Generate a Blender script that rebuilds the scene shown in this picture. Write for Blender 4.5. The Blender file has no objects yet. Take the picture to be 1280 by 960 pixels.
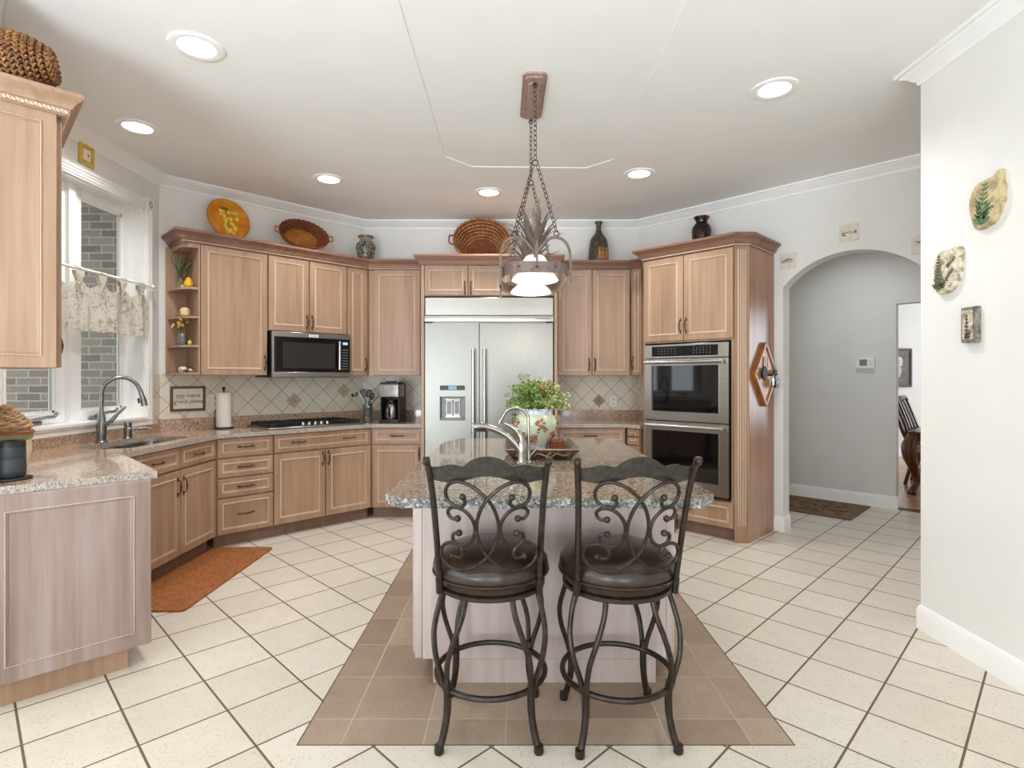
import bpy, bmesh, math, random
from mathutils import Vector, Matrix
random.seed(7)
PI = math.pi
S2 = math.sqrt(0.5)
scene = bpy.context.scene
COL = scene.collection

# ------------------------------------------------------------------ camera
cam_d = bpy.data.cameras.new('camera')
cam_d.sensor_width = 36.0
cam_d.lens = 36.0 * 690.0 / 1280.0
cam_d.shift_x = -2.0 / 1280.0
cam_d.shift_y = -8.0 / 1280.0
cam_d.clip_start = 0.02
cam = bpy.data.objects.new('camera', cam_d)
COL.objects.link(cam)
cam.location = (0.0, 0.0, 1.37)
cam.rotation_euler = (PI / 2, 0, 0)
scene.camera = cam

# ------------------------------------------------------------------ world, daylight, exposure
scene.view_settings.view_transform = 'Standard'
scene.view_settings.look = 'None'
scene.view_settings.gamma = 1.0
scene.view_settings.use_curve_mapping = False
scene.view_settings.exposure = 0.0
scene.cycles.use_denoising = True
scene.cycles.max_bounces = 10
scene.cycles.diffuse_bounces = 6
scene.cycles.glossy_bounces = 5
scene.cycles.sample_clamp_indirect = 6.0
scene.cycles.caustics_reflective = False
scene.cycles.caustics_refractive = False
w = bpy.data.worlds.new('overcast_sky')
scene.world = w
w.use_nodes = True
w.node_tree.nodes['Background'].inputs[0].default_value = (0.86, 0.93, 1.0, 1)
w.node_tree.nodes['Background'].inputs[1].default_value = 4.2

def area(name, loc, rot, sx, sy, power, col=(1, 1, 1), spread=PI):
    d = bpy.data.lights.new(name, 'AREA')
    d.shape = 'RECTANGLE'; d.size = sx; d.size_y = sy
    d.energy = power; d.color = col; d.spread = spread
    o = bpy.data.objects.new(name, d); COL.objects.link(o)
    o.location = loc; o.rotation_euler = rot
    return o
# daylight entering by the windows of the room (behind the camera, to the left, over the sink, in the dining room)
DAY = (0.78, 0.90, 1.0)
area('daylight_rear_window', (-2.1, -3.45, 1.45), (PI / 2, 0, 0), 2.0, 2.2, 4, DAY)
area('daylight_patio_door', (0.8, -3.45, 1.25), (PI / 2, 0, 0), 2.2, 2.3, 5, DAY)
area('daylight_side_window', (-3.95, -0.3, 1.5), (PI / 2, 0, -PI / 2), 3.0, 2.0, 4, DAY)
# added fill lights standing inside the room, tilted up to brighten the ceiling
area('ceiling_fill_left', (-2.6, -2.6, 0.9), (PI * 0.73, 0, -0.22), 1.8, 1.6, 130, DAY, math.radians(110))
area('ceiling_fill_right', (0.6, -2.6, 0.9), (PI * 0.73, 0, 0), 1.6, 1.6, 38, DAY, math.radians(110))
area('daylight_dining_window', (8.35, 7.6, 1.6), (PI / 2, 0, PI / 2), 2.4, 2.0, 36, DAY)

# ------------------------------------------------------------------ helpers
def lin(c):
    f = lambda v: v / 12.92 if v <= 0.04045 else ((v + 0.055) / 1.055) ** 2.4
    return (f(c[0] / 255), f(c[1] / 255), f(c[2] / 255), 1.0)

class Mat:
    """small node-graph helper"""
    def __init__(s, name, rough=0.5, metal=0.0, spec=0.5):
        s.m = bpy.data.materials.new(name); s.m.use_nodes = True
        s.nt = s.m.node_tree; s.p = s.nt.nodes['Principled BSDF']
        s.p.inputs['Roughness'].default_value = rough
        s.p.inputs['Metallic'].default_value = metal
        s.p.inputs['Specular IOR Level'].default_value = spec
        s.tc = None
    def node(s, t, **kw):
        n = s.nt.nodes.new(t)
        for k, v in kw.items(): setattr(n, k, v)
        return n
    def put(s, sock, v):
        if hasattr(v, 'is_output') or isinstance(v, bpy.types.NodeSocket): s.nt.links.new(v, sock)
        else: sock.default_value = v
    def coord(s):
        if s.tc is None: s.tc = s.node('ShaderNodeTexCoord')
        return s.tc.outputs['Object']
    def vmap(s, scale=(1, 1, 1), rot=(0, 0, 0), loc=(0, 0, 0), jitter=False):
        n = s.node('ShaderNodeMapping')
        n.inputs['Scale'].default_value = scale; n.inputs['Rotation'].default_value = rot; n.inputs['Location'].default_value = loc
        c = s.coord()
        if jitter:
            oi = s.node('ShaderNodeObjectInfo'); va = s.node('ShaderNodeVectorMath', operation='MULTIPLY_ADD')
            s.nt.links.new(c, va.inputs[0]); va.inputs[1].default_value = (1, 1, 1)
            mu = s.node('ShaderNodeMath', operation='MULTIPLY'); s.nt.links.new(oi.outputs['Random'], mu.inputs[0]); mu.inputs[1].default_value = 17.0
            s.nt.links.new(mu.outputs[0], va.inputs[2]); c = va.outputs[0]
        s.nt.links.new(c, n.inputs['Vector'])
        return n.outputs[0]
    def math(s, op, a, b=0.0, c=0.0):
        n = s.node('ShaderNodeMath', operation=op)
        s.put(n.inputs[0], a); s.put(n.inputs[1], b); s.put(n.inputs[2], c)
        return n.outputs[0]
    def xyz(s):
        n = s.node('ShaderNodeSeparateXYZ'); s.nt.links.new(s.coord(), n.inputs[0]); return n.outputs
    def comb(s, x, y, z=0.0):
        n = s.node('ShaderNodeCombineXYZ'); s.put(n.inputs[0], x); s.put(n.inputs[1], y); s.put(n.inputs[2], z); return n.outputs[0]
    def noise(s, vec, scale, detail=3.0, rough=0.5, dist=0.0):
        n = s.node('ShaderNodeTexNoise'); s.nt.links.new(vec, n.inputs['Vector'])
        n.inputs['Scale'].default_value = scale; n.inputs['Detail'].default_value = detail
        n.inputs['Roughness'].default_value = rough; n.inputs['Distortion'].default_value = dist
        return n.outputs['Fac']
    def voro(s, vec, scale, feature='F1', out='Distance'):
        n = s.node('ShaderNodeTexVoronoi', feature=feature); s.nt.links.new(vec, n.inputs['Vector'])
        n.inputs['Scale'].default_value = scale
        return n.outputs[out]
    def ramp(s, fac, stops, interp='LINEAR'):
        n = s.node('ShaderNodeValToRGB'); r = n.color_ramp; r.interpolation = interp
        while len(r.elements) < len(stops): r.elements.new(0.5)
        for e, (p, c) in zip(r.elements, stops): e.position = p; e.color = lin(c)
        s.put(n.inputs[0], fac); return n.outputs[0]
    def mix(s, fac, a, b, mode='MIX'):
        n = s.node('ShaderNodeMix', data_type='RGBA', blend_type=mode)
        s.put(n.inputs['Factor'], fac)
        for k, v in ((6, a), (7, b)):
            s.put(n.inputs[k], lin(v) if isinstance(v, tuple) and len(v) == 3 else v)
        return n.outputs[2]
    def bump(s, h, strength=0.3, dist=0.002):
        n = s.node('ShaderNodeBump'); n.inputs['Strength'].default_value = strength; n.inputs['Distance'].default_value = dist
        s.put(n.inputs['Height'], h); s.nt.links.new(n.outputs[0], s.p.inputs['Normal'])
    def color(s, v):
        s.put(s.p.inputs['Base Color'], lin(v) if isinstance(v, tuple) and len(v) == 3 else v); return s
    def emit(s, col, st):
        s.p.inputs['Emission Color'].default_value = lin(col); s.p.inputs['Emission Strength'].default_value = st; return s

def plain(name, col, rough=0.5, metal=0.0, vary=0.06, scale=12.0, spec=0.5, bump=0.0):
    M = Mat(name, rough, metal, spec)
    f = M.noise(M.coord(), scale, 3)
    lo = tuple(c * (1 - vary) for c in col); hi = tuple(min(255, c * (1 + vary)) for c in col)
    M.color(M.ramp(f, [(0.3, lo), (0.7, hi)]))
    if bump: M.bump(f, bump, 0.002)
    return M.m

def wood(name, dark, mid, light, rough=0.42, sc=1.0, axis='z', fine=1.0):
    M = Mat(name, rough)
    s = {'z': (22, 22, 1.1), 'x': (1.1, 22, 22), 'y': (22, 1.1, 22)}[axis]
    v = M.vmap(tuple(k * sc for k in s), jitter=True)
    a = M.noise(v, 1.0, 5, 0.62, 0.4)
    v2 = M.vmap({'z': (5, 5, 0.9), 'x': (.9, 5, 5), 'y': (5, .9, 5)}[axis], jitter=True)
    b = M.noise(v2, 1.0, 2, 0.5)
    f = M.math('ADD', M.math('MULTIPLY', a, 0.6 * fine), M.math('MULTIPLY', b, 1 - 0.6 * fine))
    M.color(M.ramp(f, [(0.33, dark), (0.5, mid), (0.68, light)]))
    M.bump(a, 0.06, 0.001)
    return M.m

# ---- bmesh builder: everything added becomes ONE mesh object
class B:
    def __init__(s): s.bm = bmesh.new()
    def _v(s, pts, M=None):
        return [s.bm.verts.new(M @ Vector(p) if M is not None else Vector(p)) for p in pts]
    def face(s, vs, m=0):
        try:
            f = s.bm.faces.new(vs); f.material_index = m; return f
        except ValueError: return None
    def box(s, x0, x1, y0, y1, z0, z1, m=0, bev=0.0, M=None, seg=1):
        x0, x1 = min(x0, x1), max(x0, x1); y0, y1 = min(y0, y1), max(y0, y1); z0, z1 = min(z0, z1), max(z0, z1)
        v = s._v([(x0, y0, z0), (x1, y0, z0), (x1, y1, z0), (x0, y1, z0), (x0, y0, z1), (x1, y0, z1), (x1, y1, z1), (x0, y1, z1)], M)
        fs = [s.face([v[i] for i in q], m) for q in ((3, 2, 1, 0), (4, 5, 6, 7), (0, 1, 5, 4), (1, 2, 6, 5), (2, 3, 7, 6), (3, 0, 4, 7))]
        if bev > 0:
            es = list({e for f in fs for e in f.edges})
            bmesh.ops.bevel(s.bm, geom=es, offset=bev, segments=seg, profile=0.7, affect='EDGES', material=-1)
        return s
    def prism(s, poly, z0, z1, m=0, M=None, mside=None):
        n = len(poly); mside = m if mside is None else mside
        a = s._v([(x, y, z0) for x, y in poly], M); b = s._v([(x, y, z1) for x, y in poly], M)
        s.face(list(reversed(a)), m); s.face(b, m)
        for i in range(n):
            j = (i + 1) % n; s.face([a[i], a[j], b[j], b[i]], mside)
        return s
    def slab(s, outer, holes, z0, z1, m=0, M=None, mside=None):
        """prism of an outline with holes; 2D outline in local xy, extruded along local z"""
        mside = m if mside is None else mside
        t = bmesh.new(); loops = []
        for lp in [outer] + list(holes):
            vs = [t.verts.new((x, y, 0)) for x, y in lp]
            for i in range(len(vs)): t.edges.new((vs[i], vs[(i + 1) % len(vs)]))
            loops.append(vs)
        bmesh.ops.triangle_fill(t, use_beauty=True, edges=t.edges[:])
        t.verts.index_update()
        tri = [[v.index for v in f.verts] for f in t.faces]
        co = [(v.co.x, v.co.y) for v in t.verts]
        lidx = [[v.index for v in lp] for lp in loops]
        t.free()
        a = s._v([(x, y, z0) for x, y in co], M); b = s._v([(x, y, z1) for x, y in co], M)
        for q in tri:
            s.face([a[i] for i in q], m); s.face([b[i] for i in q], m)
        for lp in lidx:
            for i in range(len(lp)):
                j = (i + 1) % len(lp); s.face([a[lp[i]], a[lp[j]], b[lp[j]], b[lp[i]]], mside)
        return s
    def lathe(s, prof, c=(0, 0, 0), n=24, m=0, M=None, sx=1.0, sy=1.0, mats=None):
        rings = []
        for r, z in prof:
            if r <= 1e-6: rings.append(s._v([(c[0], c[1], c[2] + z)], M))
            else: rings.append(s._v([(c[0] + sx * r * math.cos(2 * PI * i / n), c[1] + sy * r * math.sin(2 * PI * i / n), c[2] + z) for i in range(n)], M))
        for k in range(len(rings) - 1):
            a, b = rings[k], rings[k + 1]; mm = mats[k] if mats else m
            for i in range(n):
                j = (i + 1) % n
                if len(a) == 1 and len(b) == 1: continue
                if len(a) == 1: s.face([a[0], b[j], b[i]], mm)
                elif len(b) == 1: s.face([a[i], a[j], b[0]], mm)
                else: s.face([a[i], a[j], b[j], b[i]], mm)
        if len(rings[0]) > 1: s.face(list(reversed(rings[0])), mats[0] if mats else m)
        if len(rings[-1]) > 1: s.face(rings[-1], mats[-1] if mats else m)
        return s
    def ball(s, c, r, m=0, n=12, k=8, M=None):
        r = r if isinstance(r, (tuple, list)) else (r, r, r)
        pr = [(math.sin(PI * i / k), -math.cos(PI * i / k)) for i in range(k + 1)]
        pr[0] = (0, -1); pr[-1] = (0, 1)
        T = Matrix.Translation(c) @ Matrix.Diagonal((r[0], r[1], r[2], 1))
        return s.lathe(pr, n=n, m=m, M=(M @ T if M is not None else T))
    def tube(s, pts, r, n=8, m=0, closed=False, M=None, flat=1.0):
        pts = [Vector(p) for p in pts]; N = len(pts)
        rs = r if isinstance(r, (list, tuple)) else [r] * N
        tang = []
        for i in range(N):
            if closed: t = pts[(i + 1) % N] - pts[i - 1]
            else: t = pts[min(i + 1, N - 1)] - pts[max(i - 1, 0)]
            tang.append(t.normalized() if t.length > 1e-9 else Vector((0, 0, 1)))
        up = Vector((0, 0, 1)) if abs(tang[0].z) < 0.9 else Vector((1, 0, 0))
        nrm = (up - tang[0] * up.dot(tang[0])).normalized()
        rings = []
        for i in range(N):
            nrm = nrm - tang[i] * nrm.dot(tang[i])
            nrm = nrm.normalized() if nrm.length > 1e-6 else tang[i].orthogonal().normalized()
            bn = tang[i].cross(nrm)
            rings.append(s._v([pts[i] + (nrm * math.cos(2 * PI * k / n) * flat + bn * math.sin(2 * PI * k / n)) * rs[i] for k in range(n)], M))
        for i in range(N if closed else N - 1):
            a, b = rings[i], rings[(i + 1) % N]
            for k in range(n):
                j = (k + 1) % n; s.face([a[k], a[j], b[j], b[k]], m)
        if not closed:
            s.face(list(reversed(rings[0])), m); s.face(rings[-1], m)
        return s
    def sweep(s, path, prof, m=0, side=1, closed=False, mats=None):
        """sweep a closed (offset, z) profile along a plan polyline with mitred corners; side=1: offset to the left"""
        P = [Vector((p[0], p[1])) for p in path]; N = len(P); rings = []
        for i in range(N):
            d0 = (P[i] - P[i - 1]).normalized() if (i > 0 or closed) else None
            d1 = (P[(i + 1) % N] - P[i]).normalized() if (i < N - 1 or closed) else None
            d0 = d0 or d1; d1 = d1 or d0
            n0 = Vector((-d0.y, d0.x)); n1 = Vector((-d1.y, d1.x)); mt = (n0 + n1)
            mt = mt / max(0.2, mt.dot(n0))
            rings.append(s._v([(P[i].x + side * mt.x * o, P[i].y + side * mt.y * o, z) for o, z in prof]))
        K = len(prof)
        for i in range(N if closed else N - 1):
            a, b = rings[i], rings[(i + 1) % N]
            for k in range(K):
                j = (k + 1) % K; s.face([a[k], a[j], b[j], b[k]], mats[k] if mats else m)
        if not closed:
            s.face(rings[0], m); s.face(list(reversed(rings[-1])), m)
        return s
    def panel(s, x0, x1, z0, z1, fw=0.055, y0=0.0, t=0.02, M=None, m=0, mb=1, flat=False):
        """framed door or drawer front: front plane at y0, facing -y, with a light glazed bead round the panel"""
        if flat: prof = [(0, t, m), (0, 0.003, m), (0.003, 0, m), (0.03, 0, m)]
        else:
            prof = [(0, t, m), (0, 0.003, m), (0.003, 0, m), (fw - 0.001, 0, m), (fw + 0.001, -0.0035, mb), (fw + 0.006, -0.0035, mb),
                    (fw + 0.009, 0.002, m), (fw + 0.013, 0.002, mb), (fw + 0.017, 0.006, m), (fw + 0.03, 0.007, m)]
        rings = []
        for ins, y, _ in prof:
            rings.append(s._v([(x0 + ins, y0 + y, z0 + ins), (x1 - ins, y0 + y, z0 + ins), (x1 - ins, y0 + y, z1 - ins), (x0 + ins, y0 + y, z1 - ins)], M))
        for k in range(len(rings) - 1):
            for i in range(4):
                j = (i + 1) % 4; s.face([rings[k][i], rings[k][j], rings[k + 1][j], rings[k + 1][i]], prof[k + 1][2])
        s.face(rings[-1], m); s.face(list(reversed(rings[0])), m)
        return s
    def mesh(s, me, M=None, m=0):
        n0 = len(s.bm.verts); f0 = len(s.bm.faces)
        s.bm.from_mesh(me); s.bm.verts.ensure_lookup_table(); s.bm.faces.ensure_lookup_table()
        if M is not None:
            for v in s.bm.verts[n0:]: v.co = M @ v.co
        for f in s.bm.faces[f0:]: f.material_index = m
        return s
    def data(s, name, mats, sharp=38, recalc=True):
        if recalc: bmesh.ops.recalc_face_normals(s.bm, faces=s.bm.faces[:])
        lim = math.radians(sharp)
        for f in s.bm.faces: f.smooth = True
        for e in s.bm.edges:
            if len(e.link_faces) != 2 or e.calc_face_angle(0) > lim: e.smooth = False
        me = bpy.data.meshes.new(name); s.bm.to_mesh(me); s.bm.free()
        for q in (mats if isinstance(mats, (list, tuple)) else [mats]): me.materials.append(q)
        return me
    def build(s, name, mats, parent=None, label=None, sharp=38, recalc=True, loc=None, rotz=None):
        o = bpy.data.objects.new(name, s.data(name, mats, sharp, recalc)); COL.objects.link(o)
        if parent is not None: o.parent = parent
        if label: o['label'] = label
        if loc is not None: o.location = loc
        if rotz is not None: o.rotation_euler = (0, 0, rotz)
        return o

def thing(name, label, cat, loc=(0, 0, 0), rotz=0.0, group=None):
    o = bpy.data.objects.new(name, None); COL.objects.link(o)
    o.empty_display_size = 0.05
    o.location = loc; o.rotation_euler = (0, 0, rotz)
    o['label'] = label; o['category'] = cat
    if group: o['group'] = group
    return o
def tag(o, label, cat, group=None):
    o['label'] = label; o['category'] = cat
    if group: o['group'] = group
    return o
def struct(o):
    o['kind'] = 'structure'; return o
def copy_tree(o, parent=None):
    c = o.copy(); COL.objects.link(c)
    if parent is not None: c.parent = parent
    for ch in list(o.children): copy_tree(ch, c)
    return c
def smooth_path(pts, k=6, closed=False):
    """Catmull-Rom through the points"""
    P = [Vector(p) for p in pts]; n = len(P); out = []
    for i in range(n if closed else n - 1):
        if closed: p0, p1, p2, p3 = P[i - 1], P[i], P[(i + 1) % n], P[(i + 2) % n]
        else: p0, p1, p2, p3 = P[max(i - 1, 0)], P[i], P[i + 1], P[min(i + 2, n - 1)]
        for j in range(k):
            t = j / k
            out.append(0.5 * ((2 * p1) + (p2 - p0) * t + (2 * p0 - 5 * p1 + 4 * p2 - p3) * t * t + (3 * p1 - p0 - 3 * p2 + p3) * t ** 3))
    if not closed: out.append(P[-1])
    return out
def RZ(a, loc=(0, 0, 0)): return Matrix.Translation(loc) @ Matrix.Rotation(a, 4, 'Z')
def text_mesh(txt, size, depth=0.0008, shear=0.0, spacing=1.0):
    c = bpy.data.curves.new('lettering', 'FONT'); c.body = txt; c.size = size; c.extrude = depth; c.shear = shear
    c.align_x = 'CENTER'; c.align_y = 'CENTER'; c.space_character = spacing; c.resolution_u = 3
    o = bpy.data.objects.new('lettering', c); COL.objects.link(o)
    dg = bpy.context.evaluated_depsgraph_get()
    me = bpy.data.meshes.new_from_object(o.evaluated_get(dg))
    bpy.data.objects.remove(o); bpy.data.curves.remove(c)
    return me
FRONT = Matrix.Rotation(PI / 2, 4, 'X')   # lays flat lettering upright, facing -y

# ------------------------------------------------------------------ materials
M_wall = plain('wall_paint', (232, 230, 226), 0.85, vary=0.008, scale=3, spec=0.2)
M_ceil = plain('ceiling_paint', (240, 239, 236), 0.9, vary=0.006, scale=3, spec=0.15)
M_trim = plain('white_trim_paint', (246, 245, 243), 0.4, vary=0.006, scale=5)
M_hall = plain('shaded_wall_paint', (224, 222, 218), 0.85, vary=0.01, scale=3, spec=0.2)  # same paint as the other walls, hall shade put into the colour
M_wood = wood('pickled_maple', (145, 113, 90), (164, 132, 107), (179, 149, 124), 0.4)
M_bead = plain('glazed_bead', (204, 180, 160), 0.45, vary=0.02, scale=60)
M_crown = wood('crown_maple', (118, 82, 66), (138, 100, 82), (158, 122, 102), 0.4, axis='x')
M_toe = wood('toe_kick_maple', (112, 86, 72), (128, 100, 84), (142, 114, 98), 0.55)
M_island = wood('whitewashed_maple', (172, 154, 146), (188, 172, 164), (200, 187, 181), 0.42)
M_panel_end = wood('pickled_end_panel', (128, 108, 100), (150, 128, 118), (168, 150, 144), 0.42)
M_bronze = plain('oil_rubbed_bronze', (92, 70, 55), 0.38, 0.85, vary=0.25, scale=60)
M_steel = Mat('stainless_steel', 0.3, 1.0); 
_v = M_steel.vmap((1.5, 60, 60)); M_steel.color(M_steel.ramp(M_steel.noise(_v, 4, 4), [(0.3, (158, 153, 146)), (0.7, (170, 165, 158))])); M_steel = M_steel.m
M_steel_v = Mat('stainless_door_steel', 0.36, 1.0)
_v = M_steel_v.vmap((60, 60, 1.5)); M_steel_v.color(M_steel_v.ramp(M_steel_v.noise(_v, 4, 4), [(0.3, (131, 128, 121)), (0.7, (140, 137, 130))])); M_steel_v = M_steel_v.m
M_nickel = plain('brushed_nickel', (190, 187, 180), 0.25, 1.0, vary=0.04, scale=40)
M_pewter = plain('grey_pewter', (140, 140, 140), 0.3, 1.0, vary=0.06, scale=40)
M_blackglass = plain('black_glass', (10, 10, 11), 0.04, vary=0.05)
M_black = plain('black_plastic', (22, 22, 23), 0.4, vary=0.1)
M_iron = plain('cast_iron', (26, 25, 25), 0.55, 0.3, vary=0.2, scale=80)
M_white = plain('white_plastic', (236, 234, 228), 0.4, vary=0.01)
M_glass = Mat('window_glass', 0.0)
M_glass.p.inputs['Transmission Weight'].default_value = 1.0; M_glass.p.inputs['IOR'].default_value = 1.05
M_glass.color((245, 250, 250)); M_glass = M_glass.m

def granite(name, cols, sc=1.0, rough=0.07, bump=0.0, side=False):
    M = Mat(name, rough)
    c = M.coord()
    a = M.voro(c, 150 * sc, out='Color')
    sx = M.node('ShaderNodeSeparateColor'); M.nt.links.new(a, sx.inputs[0])
    f = M.math('ADD', M.math('MULTIPLY', sx.outputs[0], 0.72), M.math('MULTIPLY', M.noise(c, 26 * sc, 4, 0.65), 0.40))
    col = M.ramp(f, cols)
    big = M.noise(c, 5, 3, 0.5)
    M.color(M.mix(M.math('MULTIPLY', big, 0.35), col, cols[len(cols) // 2][1]))
    if bump: M.bump(f, bump, 0.004)
    return M.m
M_gran = granite('pink_brown_granite', [(0.18, (84, 68, 58)), (0.36, (152, 122, 102)), (0.58, (188, 158, 134)), (0.8, (198, 172, 148)), (0.97, (216, 204, 190))], 1.0)
M_gran_edge = granite('pink_brown_granite_edge', [(0.18, (82, 74, 68)), (0.36, (138, 126, 116)), (0.58, (172, 160, 150)), (0.8, (194, 184, 174)), (0.97, (212, 206, 200))], 1.6, 0.35, 0.2)
M_gran_i = granite('island_granite', [(0.18, (48, 44, 42)), (0.38, (104, 90, 78)), (0.6, (140, 122, 104)), (0.82, (162, 148, 132)), (0.98, (190, 182, 172))], 0.85)
M_gran_ie = granite('island_granite_rough_edge', [(0.2, (34, 36, 38)), (0.4, (84, 83, 81)), (0.6, (122, 120, 116)), (0.82, (162, 158, 152)), (0.98, (206, 202, 196))], 0.85, 0.45, 0.8)

def tile_mat(name, ax, ay, offx, offy, sx, sy, base, hi, grout, gw, rough=0.3, spk=(150, 132, 110), spk_amt=0.55, tvary=0.5):
    """square tiles: ax, ay are (cx, cy, cz) weights of local x, y, z giving the two tile axes"""
    M = Mat(name, rough); X = M.xyz()
    def axis(wt, off, sz):
        e = None
        for k in range(3):
            if abs(wt[k]) > 1e-9:
                t = M.math('MULTIPLY', X[k], wt[k]); e = t if e is None else M.math('ADD', e, t)
        return M.math('DIVIDE', M.math('SUBTRACT', e, off), sz)
    a = axis(ax, offx, sx); b = axis(ay, offy, sy)
    fa = M.math('FRACT', a); fb = M.math('FRACT', b)
    da = M.math('MULTIPLY', M.math('MINIMUM', fa, M.math('SUBTRACT', 1.0, fa)), sx)
    db = M.math('MULTIPLY', M.math('MINIMUM', fb, M.math('SUBTRACT', 1.0, fb)), sy)
    d = M.math('MINIMUM', da, db)
    ss = M.node('ShaderNodeMapRange', interpolation_type='SMOOTHSTEP'); M.put(ss.inputs[0], d)
    ss.inputs[1].default_value = gw * 0.42; ss.inputs[2].default_value = gw * 0.58
    mask = ss.outputs[0]
    wn = M.node('ShaderNodeTexWhiteNoise', noise_dimensions='2D')
    M.nt.links.new(M.comb(M.math('FLOOR', a), M.math('FLOOR', b)), wn.inputs['Vector'])
    c = M.coord()
    n1 = M.noise(c, 6, 4, 0.6)
    tv = M.math('ADD', M.math('MULTIPLY', wn.outputs['Value'], tvary), M.math('MULTIPLY', n1, 1 - tvary))
    col = M.ramp(tv, [(0.15, base), (0.85, hi)])
    n2 = M.noise(c, 85, 4, 0.75); n3 = M.noise(c, 13, 2, 0.5)
    sp = M.math('MULTIPLY', M.math('GREATER_THAN', n2, 0.575), M.math('GREATER_THAN', n3, 0.47))
    col = M.mix(M.math('MULTIPLY', sp, spk_amt), col, spk)
    M.color(M.mix(mask, grout, col))
    M.put(M.p.inputs['Roughness'], M.math('ADD', M.math('MULTIPLY', mask, rough - 0.8), 0.8))
    M.bump(mask, 0.5, 0.003)
    return M.m
M_floor = tile_mat('cream_floor_tile', (1, 1, 0), (-1, 1, 0), 1.095, 0.81, 0.4355, 0.440, (204, 194, 179), (217, 208, 194), (104, 86, 66), 0.012, 0.3, spk=(170, 155, 138), spk_amt=0.62)
M_inlay = tile_mat('brown_floor_tile', (1, 0, 0), (0, 1, 0), -0.339, 2.215, 0.3076, 0.309, (134, 112, 94), (172, 152, 132), (176, 160, 142), 0.006, 0.4, spk=(108, 90, 74), spk_amt=0.5)
M_bsplash = tile_mat('diamond_wall_tile', (S2, 0, S2), (S2, 0, -S2), 0.0, 0.0, 0.148, 0.148, (216, 206, 188), (230, 222, 206), (160, 142, 122), 0.005, 0.45, spk=(180, 166, 146), spk_amt=0.4)

def brick_mat():
    M = Mat('exterior_brick', 0.9); X = M.xyz()
    br = M.node('ShaderNodeTexBrick'); M.nt.links.new(M.comb(X[0], X[2]), br.inputs['Vector'])
    br.inputs['Scale'].default_value = 1.0; br.inputs['Brick Width'].default_value = 0.213; br.inputs['Row Height'].default_value = 0.0685
    br.inputs['Mortar Size'].default_value = 0.006; br.inputs['Mortar Smooth'].default_value = 0.2; br.offset = 0.5
    br.inputs['Color1'].default_value = lin((98, 88, 80)); br.inputs['Color2'].default_value = lin((126, 114, 102)); br.inputs['Mortar'].default_value = lin((146, 138, 128))
    n = M.noise(M.coord(), 40, 4, 0.7)
    M.color(M.mix(M.math('MULTIPLY', M.math('GREATER_THAN', n, 0.63), 0.6), br.outputs['Color'], (176, 174, 170)))
    M.bump(n, 0.5, 0.006)
    return M.m
M_brick = brick_mat()

def plank_mat():
    M = Mat('oak_plank_floor', 0.22); X = M.xyz()
    br = M.node('ShaderNodeTexBrick'); M.nt.links.new(M.comb(X[0], X[1]), br.inputs['Vector'])
    br.inputs['Scale'].default_value = 1.0; br.inputs['Brick Width'].default_value = 0.9; br.inputs['Row Height'].default_value = 0.07
    br.inputs['Mortar Size'].default_value = 0.0012; br.offset = 0.37
    br.inputs['Color1'].default_value = lin((168, 124, 84)); br.inputs['Color2'].default_value = lin((196, 154, 112)); br.inputs['Mortar'].default_value = lin((90, 60, 40))
    g = M.noise(M.vmap((3, 40, 1)), 1, 4)
    M.color(M.mix(M.math('MULTIPLY', g, 0.4), br.outputs['Color'], (150, 104, 66)))
    return M.m
M_plank = plank_mat()

def leather_mat():
    M = Mat('dark_brown_leather', 0.28); c = M.coord()
    f = M.noise(c, 14, 4, 0.6)
    M.color(M.ramp(f, [(0.3, (36, 26, 20)), (0.55, (52, 38, 29)), (0.75, (78, 58, 42))]))
    M.bump(M.noise(c, 220, 2), 0.15, 0.001)
    return M.m
M_leather = leather_mat()
M_stool = plain('dark_forged_metal', (50, 41, 34), 0.34, 0.5, vary=0.28, scale=45)
M_stool_plate = plain('hammered_dark_plate', (58, 53, 48), 0.4, 0.5, vary=0.22, scale=60)

# ------------------------------------------------------------------ the room shell
H = 3.05
YB = 5.95                                   # back wall
XL = -2.957                                 # window wall
WALL = Matrix.Rotation(PI / 2, 4, 'X')      # local (x, y) outline -> (x, 0, z); extrusion z -> -y
def wall(name, x, y, rot, outer, holes=(), t=0.12, mat=None):
    """outline in (along, up); the room side is local y=0, the wall runs back to y=t"""
    b = B(); b.slab(outer, holes, -t, 0.0, 0, WALL)
    return struct(b.build(name, mat or M_wall, loc=(x, y, 0), rotz=rot))
def rect(x0, x1, z0, z1): return [(x0, z0), (x1, z0), (x1, z1), (x0, z1)]

# floor: cream tile on the diagonal with an inlaid brown tile field under the island
fx0, fx1, fy0, fy1 = -0.805, 1.045, 2.06, 4.95
b = B()
b.slab([(-4.3, -3.7), (8.6, -3.7), (8.6, 1.1), (0.0, 9.7), (-4.3, 9.7)], [[(fx0, fy0), (fx1, fy0), (fx1, fy1), (fx0, fy1)]], -0.08, 0.0)
struct(b.build('floor', M_floor))
b = B(); b.box(fx0, fx1, fy0, fy1, -0.08, 0.0); struct(b.build('floor_island', M_inlay))
b = B(); b.slab([(8.6, 1.1), (8.6, 9.9), (-0.2, 9.9)], [], -0.08, 0.0)
o = struct(b.build('floor_dining', M_plank))

b = B()
for q in ((fx0 - .005, fx1 + .005, fy0 - .005, fy0), (fx0 - .005, fx1 + .005, fy1, fy1 + .005), (fx0 - .005, fx0, fy0, fy1), (fx1, fx1 + .005, fy0, fy1)): b.box(q[0], q[1], q[2], q[3], -0.01, 0.0008)
struct(b.build('trim_6', plain('dark_grout_line', (98, 80, 62), 0.8)))
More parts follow.
